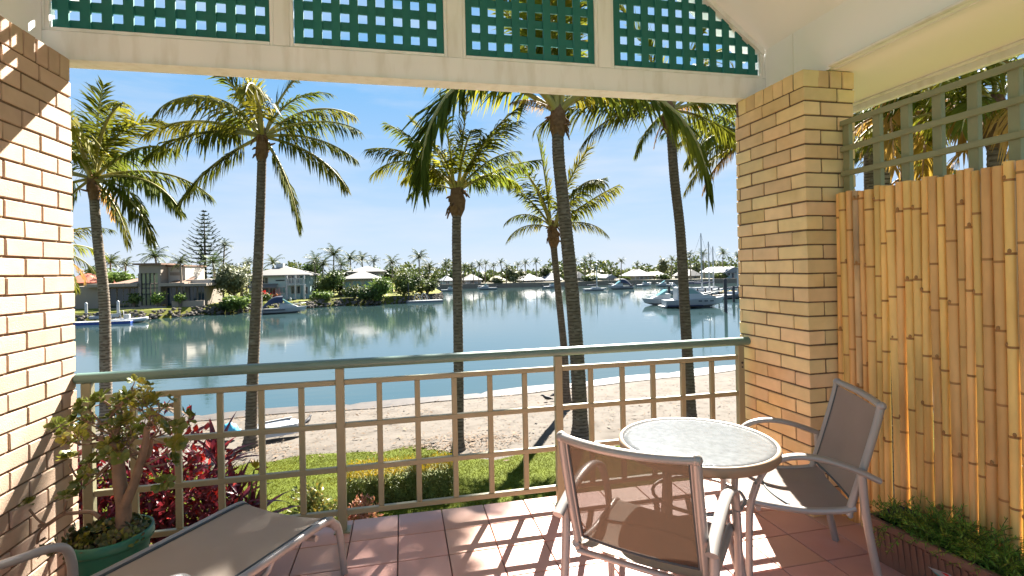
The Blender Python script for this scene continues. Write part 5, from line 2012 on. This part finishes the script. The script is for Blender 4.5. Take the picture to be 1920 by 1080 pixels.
# ---- trees, bushes and far palms
def tree(name, label, base, lobes, n, leaf, m_, seed, group=None, trunk_h=None, tr_=.22, core=.62):
    r_ = random.Random(seed)
    t = thing(name, label, 'tree' if 'bush' not in name else 'bush', base, 0, group)
    mb = MB()
    cl = []
    for (cx, cy, cz, rx, ry, rz) in lobes:
        mb.blob((cx, cy, cz), rx * core, ry * core, rz * core, 0, 9, 6, .25, r_)
        for k in range(16):
            v = Vector((r_.gauss(0, 1), r_.gauss(0, 1) - .3, r_.gauss(0, 1))).normalized()
            q = r_.uniform(.66, 1.0)
            cl.append((Vector((cx + v.x * rx * q, cy + v.y * ry * q, cz + v.z * rz * q)), v, r_.uniform(.20, .36) * min(rx, rz)))
    for k in range(n):
        c_, v, s_ = r_.choice(cl)
        p = c_ + Vector((r_.gauss(0, s_), r_.gauss(0, s_), r_.gauss(0, s_ * .8)))
        d = Vector((r_.uniform(-1, 1), r_.uniform(-1, 1), r_.uniform(-.8, .8)))
        L = leaf * r_.uniform(.6, 1.4)
        mb.leaf(p, d, v + Vector((r_.uniform(-.7, .7), r_.uniform(-.7, .7), r_.uniform(-.2, .8))), L, L * .6, 0, .1)
    stuff(mb.obj('crown', m_, t))
    mb = MB()
    h = trunk_h if trunk_h else lobes[0][2]
    mb.tube([(0, 0, -.2), (.1, 0, h * .5), (lobes[0][0] * .5, lobes[0][1] * .5, h)], [tr_ * 1.3, tr_, tr_ * .7], 7)
    for (cx, cy, cz, rx, ry, rz) in lobes[:4]:
        mb.tube([(.1, 0, h * .4), (cx * .6, cy * .6, (h * .4 + cz) / 2), (cx, cy, cz)], [tr_ * .7, tr_ * .5, tr_ * .25], 6)
    mb.obj('trunk', M['bark'], t)
    return t


def px_tree(name, label, cx, py_top, py_bot, wpx, Y, n, m_, seed, group=None, leaf=.42, nl=4, zg=-2.4, low=.0):
    r_ = random.Random(seed + 500)
    f = at(cx, 520, Y)
    s_ = (f - EYE).length * 0 + Y / (FPX * _fw.y) * 1.0
    s_ = Y / FPX * 1.02
    ht = zat(cx, py_top, Y) - zg
    bot = max(zat(cx, py_bot, Y) - zg, .3)
    w = wpx * s_ / 2
    lobes = [(0, 0, (ht + bot) / 2, w * .72, w * .7, (ht - bot) / 2 * .92)]
    for k in range(nl):
        a = r_.uniform(-1, 1)
        lobes.append((a * w * .60, r_.uniform(-.5, .1) * w, bot + (ht - bot) * r_.uniform(.25, .72), w * r_.uniform(.34, .5), w * .45, (ht - bot) * r_.uniform(.22, .34)))
    return tree(name, label, (f.x, Y, zg), lobes, n, leaf, m_, seed, group)


px_tree('olive_tree', 'round grey green tree between the modern house and the leaning palm', 437, 492, 556, 68, 80, 2600, M['leaf_b'], 81, leaf=.36, nl=6)
px_tree('bush', 'bright leafy bush at the waterline left of the leaning palm', 446, 556, 592, 52, 74.5, 1300, M['leaf_c'], 82, leaf=.40, zg=-3.2)
px_tree('bush', 'dark clipped bush behind the bright waterline bush', 478, 546, 566, 50, 79, 800, M['leaf_a'], 83, leaf=.35, zg=-2.5)
px_tree('bush', 'dark bush mound right of the bright waterline bush', 425, 566, 594, 34, 74.5, 500, M['leaf_a'], 84, leaf=.35, zg=-3.2)
px_tree('tree', 'dark green tree right of the two storey house', 617, 508, 556, 50, 88, 1800, M['leaf_a'], 85, leaf=.42)
px_tree('tree', 'big round green tree near the point, nearest the water', 712, 523, 564, 66, 85, 2200, M['leaf_c'], 86, leaf=.40, zg=-2.9)
px_tree('tree', 'tall round green tree on the point behind the landing', 757, 506, 558, 68, 88.5, 2400, M['leaf_a'], 87, leaf=.42)
px_tree('tree', 'dark tree at the tip of the point above the pontoon', 800, 521, 556, 44, 92, 1300, M['leaf_a'], 88, leaf=.40)
px_tree('bush', 'low green bushes in front of the hipped house', 664, 536, 562, 44, 85, 900, M['leaf_a'], 89, leaf=.38)
px_tree('bush', 'red flowering bush in front of the two storey house', 497, 548, 562, 26, 82, 420, M['redfl'], 90, leaf=.30, zg=-2.4, nl=2)
px_tree('bush', 'pinkish red bush under the aqua awning', 520, 550, 561, 18, 82.5, 300, M['croton_p'], 91, leaf=.30, zg=-2.4, nl=2)
px_tree('bush', 'yellow green bush left of the modern house roof', 222, 506, 530, 74, 86, 1300, M['leaf_c'], 92, leaf=.42, zg=-2.4)
px_tree('bush', 'round clipped dark bush left of the glazed tower', 248, 550, 572, 26, 73.6, 500, M['leaf_a'], 93, leaf=.30, zg=-2.7, nl=2)
px_tree('bush', 'round clipped bush right of the glazed tower', 296, 547, 568, 22, 73.6, 500, M['leaf_c'], 94, leaf=.30, zg=-2.7, nl=2)
px_tree('bush', 'small round bush before the modern house terrace', 336, 549, 567, 16, 73.6, 350, M['leaf_c'], 95, leaf=.28, zg=-2.7, nl=2)
px_tree('tree', 'dark trees behind the two storey house roof', 585, 490, 520, 50, 100, 900, M['leaf_a'], 96, leaf=.5)
px_tree('tree', 'dark tree crown behind the hipped house, left of the tall point palm', 742, 498, 530, 60, 104, 1100, M['leaf_a'], 97, leaf=.5)
px_tree('tree', 'broad green tree mass between the two storey house and the stepped hip roofs', 640, 500, 552, 70, 95, 2200, M['leaf_a'], 301, leaf=.45, nl=6)
px_tree('tree', 'light green tree right behind the stepped hip roofs', 690, 500, 540, 60, 103, 1500, M['leaf_c'], 302, leaf=.48, nl=5)
px_tree('tree', 'olive tree crown left of the two storey house roof', 452, 494, 530, 56, 101, 1400, M['leaf_b'], 303, leaf=.46, nl=5)
px_tree('tree', 'dark tree behind the flat roof of the modern house', 345, 503, 535, 70, 93, 1500, M['leaf_a'], 304, leaf=.44, nl=5)
px_tree('tree', 'dark tree between the red roofed house and glazed tower', 190, 500, 530, 60, 95, 1300, M['leaf_a'], 305, leaf=.46, nl=5)
px_tree('bush', 'leafy bush on the shore below the two storey house balcony', 600, 544, 562, 46, 83.5, 900, M['leaf_c'], 306, leaf=.36, nl=4)
px_tree('bush', 'dark shrubs at the waterline below the hipped house', 690, 540, 568, 40, 83.8, 900, M['leaf_a'], 307, leaf=.36, nl=4, zg=-2.9)
GF = 'round trees on the far shore'
for lb_, cx, pt_, pb, w, Y, m_ in (
        ('round dark tree left of the thick palm trunk on the far shore', 1026, 498, 522, 30, 158, 'leaf_a'),
        ('olive green tree in the middle of the far shore', 966, 503, 532, 40, 149, 'leaf_b'),
        ('dark tree left of the pavilion house on the far shore', 1181, 504, 520, 22, 156, 'leaf_a'),
        ('big olive crown right of the pavilion house on the far shore', 1243, 486, 520, 36, 156, 'leaf_b'),
        ('dark tree behind the yacht masts', 1340, 492, 520, 40, 150, 'leaf_a'),
        ('dark green tree between curving palm trunk and yacht masts', 1300, 494, 515, 30, 158, 'leaf_a'),
        ('dark tree behind the white roofed waterfront pavilion', 905, 508, 530, 26, 160, 'leaf_a'),
        ('low green bushes by the blue gabled boathouse', 1345, 512, 530, 36, 136, 'leaf_a'),
        ('green bushes right of the pavilion house at the sea wall', 1240, 516, 533, 40, 143, 'leaf_a'),
        ('bushes between the olive roofed house and boathouse', 1105, 518, 532, 34, 143, 'leaf_a'),
        ('bushes below the big pavilion house', 1170, 521, 533, 24, 144, 'leaf_a'),
        ('green hedge mound before the olive roofed house', 935, 523, 535, 36, 147.5, 'leaf_b'),
        ('small tree at the right end of the middle hipped house', 1062, 512, 534, 22, 149, 'leaf_a'),
        ('tree mound behind the blue grey house', 838, 508, 530, 40, 160, 'leaf_a')):
    px_tree('tree', lb_, cx, pt_, pb, w, Y, 650, M[m_], 100 + int(cx), GF, leaf=.62, nl=3, zg=-2.4)
# the unbroken belt of scrub far behind
br2 = random.Random(77)
mb = MB()
for k in range(9000):
    x = br2.uniform(-60, 150)
    y = 166 + br2.uniform(0, 10)
    top_ = 3.0 + 1.6 * math.sin(x * .13) + 1.2 * math.sin(x * .37 + 1) + .8 * math.sin(x * .9)
    p = (x, y, -2.2 + br2.uniform(0, 1) ** .6 * (top_ + 1.6))
    L = br2.uniform(.6, 1.5)
    mb.leaf(p, (br2.uniform(-1, 1), br2.uniform(-1, 1), br2.uniform(-.8, .8)), (br2.uniform(-1, 1), -1, br2.uniform(-.3, 1)), L, L * .7)
mb.box(-60, 172, -2.4, 150, 174, .3)
tag(mb.obj('treeline', M['leaf_a']), 'dark belt of scrub closing the far shore behind the houses', 'trees', kind='stuff')

# Norfolk pine
Yp = 96.0
f = at(385, 520, Yp)
np_ = thing('norfolk_pine', 'tall dark pyramid shaped Norfolk pine behind the modern house', 'pine tree', (f.x, Yp, -2.4))
ht = zat(385, 394, Yp) + 2.4
mb = MB()
mb.tube([(0, 0, 0), (0, 0, ht * .5), (0, 0, ht)], [.32, .2, .03], 8)
mb.obj('trunk', M['bark'], np_)
pr_ = random.Random(6)
nwh = 19
for k in range(nwh):
    t_ = k / (nwh - 1)
    z = ht * (.22 + .76 * t_)
    Lb = 4.7 * (1 - t_) ** .85 + .35
    mb = MB()
    a0 = pr_.uniform(0, 6)
    for j in range(6):
        a = a0 + j * PI / 3 + pr_.uniform(-.15, .15)
        o = Vector((math.cos(a), math.sin(a), 0))
        pts = [Vector((0, 0, z)) + o * Lb * u + Vector((0, 0, -.12 * Lb * math.sin(u * 3.1) + .30 * Lb * u ** 2 * (.6 + .5 * t_))) for u in (0, .25, .5, .75, 1)]
        mb.tube(pts, [.05, .04, .035, .03, .02], 4)
        for q in range(max(16, int(85 * (1 - t_)))):
            u = pr_.uniform(.12, 1.0)
            i = min(int(u * 4), 3)
            p = pts[i].lerp(pts[i + 1], u * 4 - i)
            sd = Vector((-o.y, o.x, 0)) * pr_.choice((-1, 1))
            mb.leaf(p, o * .7 + sd * pr_.uniform(.3, 1) + Vector((0, 0, pr_.uniform(.1, .6))), (0, 0, 1), pr_.uniform(.4, .85) * (.55 + .45 * (1 - t_)), .22)
    mb.obj('branch_whorl', M['pine'], np_)

# far and mid distance palms share six crowns
CROWN = []
for sd in range(6):
    r_ = random.Random(900 + sd)
    mb = MB()
    nf = 15
    for k in range(nf):
        a = k * 2.4 + r_.uniform(-.3, .3)
        e = R(80 - 105 * k / nf + r_.uniform(-8, 8))
        L = r_.uniform(.8, 1.1)
        p, pts = Vector((0, 0, 0)), []
        for i in range(7):
            pts.append(p)
            ee = e - R(70) * (i / 6) ** 1.3
            p = p + Vector((math.cos(a) * math.cos(ee), math.sin(a) * math.cos(ee), math.sin(ee))) * L / 6
        mb.tube(pts, [.02, .018, .016, .013, .01, .007, .004], 3, caps=False)
        for i in range(1, 7):
            T = (pts[i] - pts[i - 1]).normalized()
            S = Vector((-math.sin(a), math.cos(a), 0))
            for q in (0, .5):
                b_ = pts[i - 1].lerp(pts[i], q + .25)
                for sg in (-1, 1):
                    d = (T * .7 + S * sg * .8 + Vector((0, 0, r_.uniform(-.75, -.1)))).normalized()
                    Lf = .30 * math.sin(PI * (.2 + .7 * i / 7)) * r_.uniform(.8, 1.2)
                    mb.add([b_ - T * .030, b_ + T * .030, b_ + d * Lf], [(0, 1, 2)])
    CROWN.append(mb.mesh('crown', [M['far_palm']]))
FTR = {}


def far_palm(label, px, py, rpx, Y, seed, group, zg=-2.4, lean=0.0):
    r_ = random.Random(seed)
    c_ = at(px, py, Y)
    t = thing('palm_tree', label, 'palm tree', (c_.x + lean, Y, zg), 0, group)
    h = c_.z - zg
    mb = MB()
    k = Y / 150
    mb.tube([(0, 0, 0), (-lean * .2, 0, h * .5), (-lean, 0, h)], [.20, .15, .11], 6)
    mb.obj('trunk', M['far_trunk'], t)
    o = link('crown', CROWN[seed % 6], t, (-lean, 0, h))
    s_ = rpx * Y / FPX
    o.scale = (s_, s_, s_)
    o.rotation_euler = (r_.uniform(-.1, .1), r_.uniform(-.1, .1), r_.uniform(0, 6))


GP = 'coconut palms along the far shore'
FP = [(836, 495, 15, 'lone palm with thin crown left of the straight young palm trunk'), (871, 500, 12, 'palm hugging the right side of the straight young palm trunk'), (884, 500, 13, 'low palm above the white roofed pavilion'),
      (899, 497, 14, 'full palm above the right end of the white pavilion roof'), (911, 494, 11, 'slender palm between pavilion and moored motor boat'), (925, 499, 12, 'palm above the moored motor boat'),
      (939, 492, 12, 'taller palm right of the moored motor boat'), (950, 501, 11, 'short palm beside the middle olive green tree'), (971, 497, 11, 'palm just left of the middle hipped house'),
      (985, 494, 13, 'palm above the left end of the middle hipped house'), (1005, 491, 13, 'tallest palm above the middle hipped house'), (1078, 489, 13, 'palm against the right edge of the thick trunk'),
      (1097, 488, 13, 'left palm of the pair over the small pale house'), (1107, 481, 12, 'right taller palm of the pair over the small pale house'), (1116, 503, 10, 'small bright palm behind the sailing boat mast'),
      (1145, 500, 13, 'palm right behind the small gabled boathouse'), (1165, 490, 12, 'single tall palm behind the moored cruiser'), (1194, 496, 12, 'palm at the left of the big pavilion roof'),
      (1260, 487, 14, 'palm left of the curving trunk above the olive crown'), (1293, 480, 17, 'palm at the right edge of the curving trunk'), (1317, 477, 17, 'palm between the first two yacht masts'),
      (1356, 475, 18, 'tall palm between yacht masts and brick pillar'), (1383, 482, 17, 'palm cut by the left edge of the brick pillar')]
for i, (px, py, rp_, lb_) in enumerate(FP):
    far_palm(lb_, px, py, rp_, 154 - (i % 4) * 1.5 - (12 if px > 1280 else 0), i + 3, GP, lean=random.Random(i).uniform(-.6, .6))
GL = 'palms on the left bank'
LP = [(207, 492, 26, 90, 'dark palm behind the yellow green bush at far left'), (236, 497, 20, 92, 'small dark palm right of the yellow green bush'), (291, 481, 30, 79, 'palm standing before the glazed tower roof'), (338, 492, 22, 76, 'slim palm with upright spear before the modern house'),
      (399, 492, 25, 84, 'yellowish palm between Norfolk pine and round grey green tree'), (421, 460, 17, 98, 'thin tall palm right of the Norfolk pine'), (512, 494, 22, 104, 'dark palm behind the two storey house roof'), (466, 494, 16, 104, 'palm crown just left of the leaning palm trunk'),
      (590, 492, 26, 93, 'left palm of the cluster right of the two storey house'), (606, 497, 22, 91, 'low palm in the cluster right of the two storey house'), (626, 478, 28, 96, 'tallest palm of the cluster right of the two storey house'), (657, 486, 23, 99, 'palm rising left of the stepped hip roofs'),
      (678, 487, 20, 102, 'palm rising behind the stepped hip roofs'), (701, 490, 15, 104, 'small palm right of the stepped hip roofs'), (735, 494, 22, 100, 'palm behind the big round tree on the point'), (786, 483, 23, 101, 'tall palm with open crown on the point'), (806, 502, 22, 96, 'low wide palm at the tip of the point'),
      (640, 497, 20, 94, 'small palm tucked in front of the tallest cluster palm')]
for i, (px, py, rp_, Y, lb_) in enumerate(LP):
    far_palm(lb_, px, py, rp_, Y, i + 40, GL, lean=random.Random(i + 50).uniform(-.5, .5))

# ================================================================== BOATS, PILES, JETTIES
def wpt(px, py, z=WZ):
    return foot(px, py, z)


def pile(label, px, py, h, r, m_, group):
    f = wpt(px, py)
    t = thing('mooring_pile', label, 'mooring pile', (f.x, f.y, WZ - .5), 0, group)
    mb = MB()
    mb.tube([(0, 0, 0), (0, 0, h + .5)], r, 8)
    mb.obj('shaft', M[m_], t)
    mb = MB()
    mb.lathe([(r * 1.08, h + .47), (r * 1.08, h + .55), (.001, h + .55 + r)], 8)
    mb.obj('cap', M[m_], t)


GW = 'white piles on the left bank'
for px, py, h, lb_ in ((162, 604, 2.1, 'white pile at the left end of the blue pontoon'), (222, 602, 2.2, 'white pile behind the outboard dinghy'), (490, 590, 2.1, 'white pile touching the leaning palm trunk'), (545, 578, 1.4, 'white pile behind the canopied cruiser')):
    pile(lb_, px, py, h, .15, 'white', GW)
GD = 'dark piles in the marina'
for px, py, h, lb_ in ((1246, 566, 1.9, 'dark pile before the bow of the outboard cruiser'), (1255, 560, 1.8, 'dark pile just left of the curving palm trunk'), (1241, 560, 1.2, 'short dark pile at the marina entrance'), (1361, 585, 3.4, 'tall dark pile at the stern of the big white cruiser'), (1376, 566, 2.0, 'dark pile by the brick pillar edge')):
    pile(lb_, px, py, h, .17, 'pile', GD)


def outboard(parent, x, z):
    mb = MB()
    mb.cbox(x - .28, -.16, z + .05, x + .10, .16, z + .50, .06)
    mb.box(x - .12, -.06, z - .45, x + .02, .06, z + .05)
    mb.obj('outboard_motor', M['pile'], parent)


def motorboat(label, px, py, L, rz, canopy='navy', seed=0, group=None, stripe=True):
    f = wpt(px, py)
    t = thing('motor_boat', label, 'boat', (f.x, f.y, WZ - .12), rz, group)
    W, H = L * .33, L * .13
    mb = MB()
    hull_mesh(mb, L, W, H, 0, 14, .35)
    mb.obj('hull', M['hull'], t)
    if stripe:
        mb = MB()
        mb.box(-L * .46, -W / 2 - .02, H * .78, L * .08, W / 2 + .02, H * .90)
        mb.obj('stripe', M['navy'], t)
    mb = MB()                                    # raised foredeck and cabin
    mb.prism([(-L * .05, H), (L * .36, H * 1.15), (L * .30, H * 1.5), (L * .05, H * 2.0), (-L * .05, H * 2.0)], -W * .30, W * .30, 'y')
    mb.obj('cabin', M['hull'], t)
    mb = MB()
    mb.add([(L * .07, -W * .34, H * 1.95), (L * .24, -W * .22, H * 1.6), (L * .24, W * .22, H * 1.6), (L * .07, W * .34, H * 1.95), (L * .02, -W * .36, H * 2.75), (L * .02, W * .36, H * 2.75)], [(0, 1, 4), (1, 2, 5, 4), (2, 3, 5)])
    mb.obj('windscreen', M['teal_glass'], t)
    if canopy:
        mb = MB()
        mb.grid(lambda u, v: (-L * .44 + L * .46 * u, W * (-.42 + .84 * v), H * 1.0 + H * (2.3 * math.sin(min(u * 1.9, 1.57)) ** .8) * (1 - .55 * abs(2 * v - 1) ** 3)), 8, 8)
        mb.obj('canopy', M[canopy], t)
    outboard(t, -L * .5, H * .9)
    mb = MB()
    pts = [(L * .12, -W * .40, H * 1.25), (L * .12, -W * .40, H * 1.75), (L * .40, -W * .22, H * 1.85), (L * .52, 0, H * 1.9), (L * .40, W * .22, H * 1.85), (L * .12, W * .40, H * 1.75), (L * .12, W * .40, H * 1.25)]
    mb.tube(pts, .025, 5)
    mb.obj('bow_rail', M['white'], t)
    return t


motorboat('white cruiser with navy canopy moored below the two storey house', 529, 587, 5.5, R(8), 'navy')
t = motorboat('white boat with dark outboard, bow pointing left, in the marina', 1250, 571, 6.0, R(172), None)
# big cruiser
f = wpt(1312, 577)
t = thing('cabin_cruiser', 'large white cabin cruiser with teal windows moored at the marina', 'boat', (f.x, f.y + 1.5, WZ - .15), R(-12))
L, W, H = 7.0, 2.5, 1.05
mb = MB()
hull_mesh(mb, L, W, H, 0, 16, .30)
mb.obj('hull', M['hull'], t)
mb = MB()
mb.box(-L * .47, -W / 2 - .02, .32, L * .12, W / 2 + .02, .46)
mb.obj('stripe', M['navy'], t)
mb = MB()
mb.prism([(-L * .30, H), (L * .38, H * 1.2), (L * .30, H * 1.45), (L * .12, H * 1.72), (-L * .05, H * 2.45), (-L * .26, H * 2.5), (-L * .30, H * 2.4)], -W * .36, W * .36, 'y')
mb.obj('cabin', M['hull'], t)
for sg in (-1, 1):
    mb = MB()
    y = sg * (W * .36 + .012)
    poly = [(-L * .22, y, H * 1.72), (L * .08, y, H * 1.72), (-L * .04, y, H * 2.25), (-L * .20, y, H * 2.28)]
    y2 = sg * (W * .36 - .02)
    mb.add(poly + [(a, y2, c_) for a, b_, c_ in poly], [(0, 1, 2, 3), (4, 5, 6, 7), (0, 1, 5, 4), (1, 2, 6, 5), (2, 3, 7, 6), (3, 0, 4, 7)])
    mb.obj('window', M['teal_glass'], t)
    for k in range(3):
        mb = MB()
        mb.cbox(L * (.04 + .1 * k), sg * W * .498 - .03, H * .82, L * (.04 + .1 * k) + .42, sg * W * .498 + .03, H * .96, .02)
        mb.obj('porthole', M['darkglass'], t)
mb = MB()
mb.tube([(-L * .28, -W * .34, H * 2.4), (-L * .36, -W * .34, H * 2.95), (-L * .36, W * .34, H * 2.95), (-L * .28, W * .34, H * 2.4)], .06, 6)
mb.obj('radar_arch', M['hull'], t)
mb = MB()
mb.tube([(L * .10, -W * .44, H * 1.5), (L * .35, -W * .30, H * 1.85), (L * .52, 0, H * 1.95), (L * .35, W * .30, H * 1.85), (L * .10, W * .44, H * 1.5)], .025, 5)
mb.obj('bow_rail', M['white'], t)
mb = MB()
mb.box(-L * .56, -W * .45, .25, -L * .5, W * .45, .38)
mb.obj('swim_platform', M['white'], t)


def yacht(label, px, py, ptop, L, rz, group='yachts in the marina', hull='hull', boom=True):
    f = wpt(px, py)
    t = thing('sailing_yacht', label, 'yacht', (f.x, f.y, WZ - .15), rz, group)
    W, H = L * .30, L * .115
    mb = MB()
    hull_mesh(mb, L, W, H, 0, 12, .2)
    mb.obj('hull', M[hull], t)
    mb = MB()
    mb.prism([(-L * .18, H), (L * .22, H * 1.1), (L * .15, H * 1.5), (-L * .15, H * 1.55)], -W * .28, W * .28, 'y')
    mb.obj('cabin', M['hull'], t)
    top_ = zat(px, ptop, f.y) - WZ + .15
    mb = MB()
    mb.tube([(L * .08, 0, H), (L * .08, 0, top_)], [.15, .09], 6)
    mb.obj('mast', M['white'], t)
    if boom:
        mb = MB()
        mb.tube([(L * .08, 0, H * 2.4), (-L * .36, 0, H * 2.3)], .12, 6)
        mb.obj('boom', M['navy'], t)
    mb = MB()
    for x in (-L * .46, L * .5):
        mb.tube([(L * .08, 0, top_ - .1), (x, 0, H * 1.1)], .018, 4)
    mb.obj('rigging', M['pile'], t)


yacht('sailing boat with a single mast moored alone on the inlet', 1116, 545, 498, 5.5, R(4), 'moored boats on the inlet', 'hull', True)
yacht('yacht with the tallest mast, right of the curving palm', 1311, 556, 437, 9.5, R(20))
yacht('yacht with the second mast behind the cabin cruiser', 1325, 553, 453, 8.5, R(15))
yacht('yacht with the third, shorter mast near the yellow kayak', 1333, 551, 462, 8.0, R(10))
yacht('yacht whose mast touches the curving palm trunk', 1293, 553, 470, 8.0, R(160))
yacht('small grey yacht beside the brick pillar', 1379, 559, 505, 6.5, R(10), hull='r_grey')
GM = 'moored boats on the inlet'
motorboat('white motor boat moored in front of the olive roofed house', 914, 543, 5.0, R(176), None, group=GM, stripe=False)
motorboat('small motor boat at the left edge of the straight young palm', 842, 546, 4.2, R(5), None, group=GM, stripe=False)
motorboat('motor boat with blue windscreen left of the thick palm trunk', 1033, 540, 4.6, R(10), None, group=GM)
motorboat('moored cruiser with navy stern right of the single mast', 1164, 542, 6.0, R(178), 'navy', group=GM)
motorboat('small boat on the sea wall below the pavilion house', 1207, 536.5, 4.4, R(5), None, group=GM, stripe=False)
motorboat('small pale boat at the sea wall left of the curving palm', 1247, 537, 4.6, R(170), None, group=GM, stripe=False)

# left pontoon with dinghies
f = wpt(184, 608)
t = thing('pontoon', 'low blue sided floating pontoon at the left bank', 'pontoon', (f.x, f.y, WZ))
mb = MB()
mb.cbox(-4.2, -.7, -.1, 3.4, .7, .28, .03)
mb.obj('float', M['blue'], t)
mb = MB()
for k in range(19):
    mb.box(-4.2 + .4 * k + .01, -.7, .281, -4.2 + .4 * (k + 1) - .01, .7, .32)
stuff(mb.obj('deck', M['white'], t))
f = wpt(205, 604)
t = thing('jet_ski', 'white jet ski parked on the blue pontoon', 'jet ski', (f.x - .6, f.y + .3, WZ + .32), R(10))
mb = MB()
hull_mesh(mb, 2.7, .95, .42, 0, 10, .6)
mb.obj('hull', M['hull'], t)
mb = MB()
mb.prism([(-.9, .45), (.1, .45), (.15, .75), (-.7, .85)], -.2, .2, 'y')
mb.obj('seat', M['pile'], t)
mb = MB()
mb.tube([(.35, -.38, 1.0), (.25, 0, .95), (.35, .38, 1.0)], .03, 5)
mb.tube([(.25, 0, .95), (.5, 0, .5)], .08, 5)
mb.obj('handlebar', M['pile'], t)
f = wpt(240, 605)
t = thing('inflatable_dinghy', 'white inflatable dinghy with dark outboard beside the pale mottled palm', 'dinghy', (f.x, f.y, WZ), R(6))
mb = MB()
mb.tube(smooth_path([(-1.6, -.62, .22), (.4, -.62, .24), (1.3, -.4, .30), (1.75, 0, .38), (1.3, .4, .30), (.4, .62, .24), (-1.6, .62, .22)], 5), .22, 8)
mb.obj('tube', M['hull'], t)
mb = MB()
mb.box(-1.5, -.5, .05, 1.2, .5, .12)
mb.obj('floor_board', M['r_grey'], t)
mb = MB()
mb.cbox(-.3, -.25, .12, .2, .25, .95, .05)
mb.tube([(-.5, -.4, .3), (-.55, -.4, 1.35), (-.55, .4, 1.35), (-.5, .4, .3)], .03, 5)
mb.obj('console', M['white'], t)
outboard(t, -1.65, .3)
# landing on the point
f = wpt(795, 567)
t = thing('landing_stage', 'grey landing stage with white handrails off the green point', 'landing stage', (f.x, f.y, WZ), R(8))
mb = MB()
mb.cbox(-2.8, -.9, -.1, 3.0, .9, .35, .03)
mb.obj('deck', M['r_grey'], t)
for k in (-1.4, -.2):
    mb = MB()
    mb.tube(smooth_path([(k, .5, .35), (k, .5, 1.25), (k + .5, .5, 1.45), (k + .9, .5, .4)], 4), .06, 6)
    mb.obj('handrail', M['white'], t)
mb = MB()
mb.tube([(-2.4, .6, 0), (-2.4, .6, 3.2)], .09, 7)
mb.obj('pile', M['pile'], t)
# marina walkway and boats behind the cruiser
f = wpt(1345, 560)
t = thing('marina_jetty', 'timber marina walkway behind the white cabin cruiser', 'jetty', (f.x, f.y, WZ), R(6))
mb = MB()
mb.cbox(-7, -.8, .35, 9, .8, .55, .02)
mb.obj('deck', M['timber'], t)
for k in range(7):
    for y in (-.7, .7):
        mb = MB()
        mb.tube([(-6.6 + 2.5 * k, y, -.4), (-6.6 + 2.5 * k, y, 1.7)], .11, 7)
        mb.obj('post', M['pile'], t)
mb = MB()
for z in (1.0, 1.45):
    mb.tube([(-6.6, .7, z), (8.6, .7, z)], .035, 5)
mb.obj('handrail', M['white'], t)
f = wpt(1340, 553)
t = thing('kayak', 'yellow kayak lying on the marina walkway', 'kayak', (f.x, f.y - 3.5, WZ + .5), R(8))
mb = MB()
mb.tube([(-1.9, 0, .25), (-1.4, 0, .2), (0, 0, .2), (1.4, 0, .2), (1.9, 0, .25)], [.02, .25, .33, .25, .02], 10, flat=.6)
mb.obj('hull', M['yellow'], t)
mb = MB()
mb.lathe([(.24, .36), (.26, .40), (.22, .40), (.20, .34)], 12)
mb.obj('cockpit', M['pile'], t)
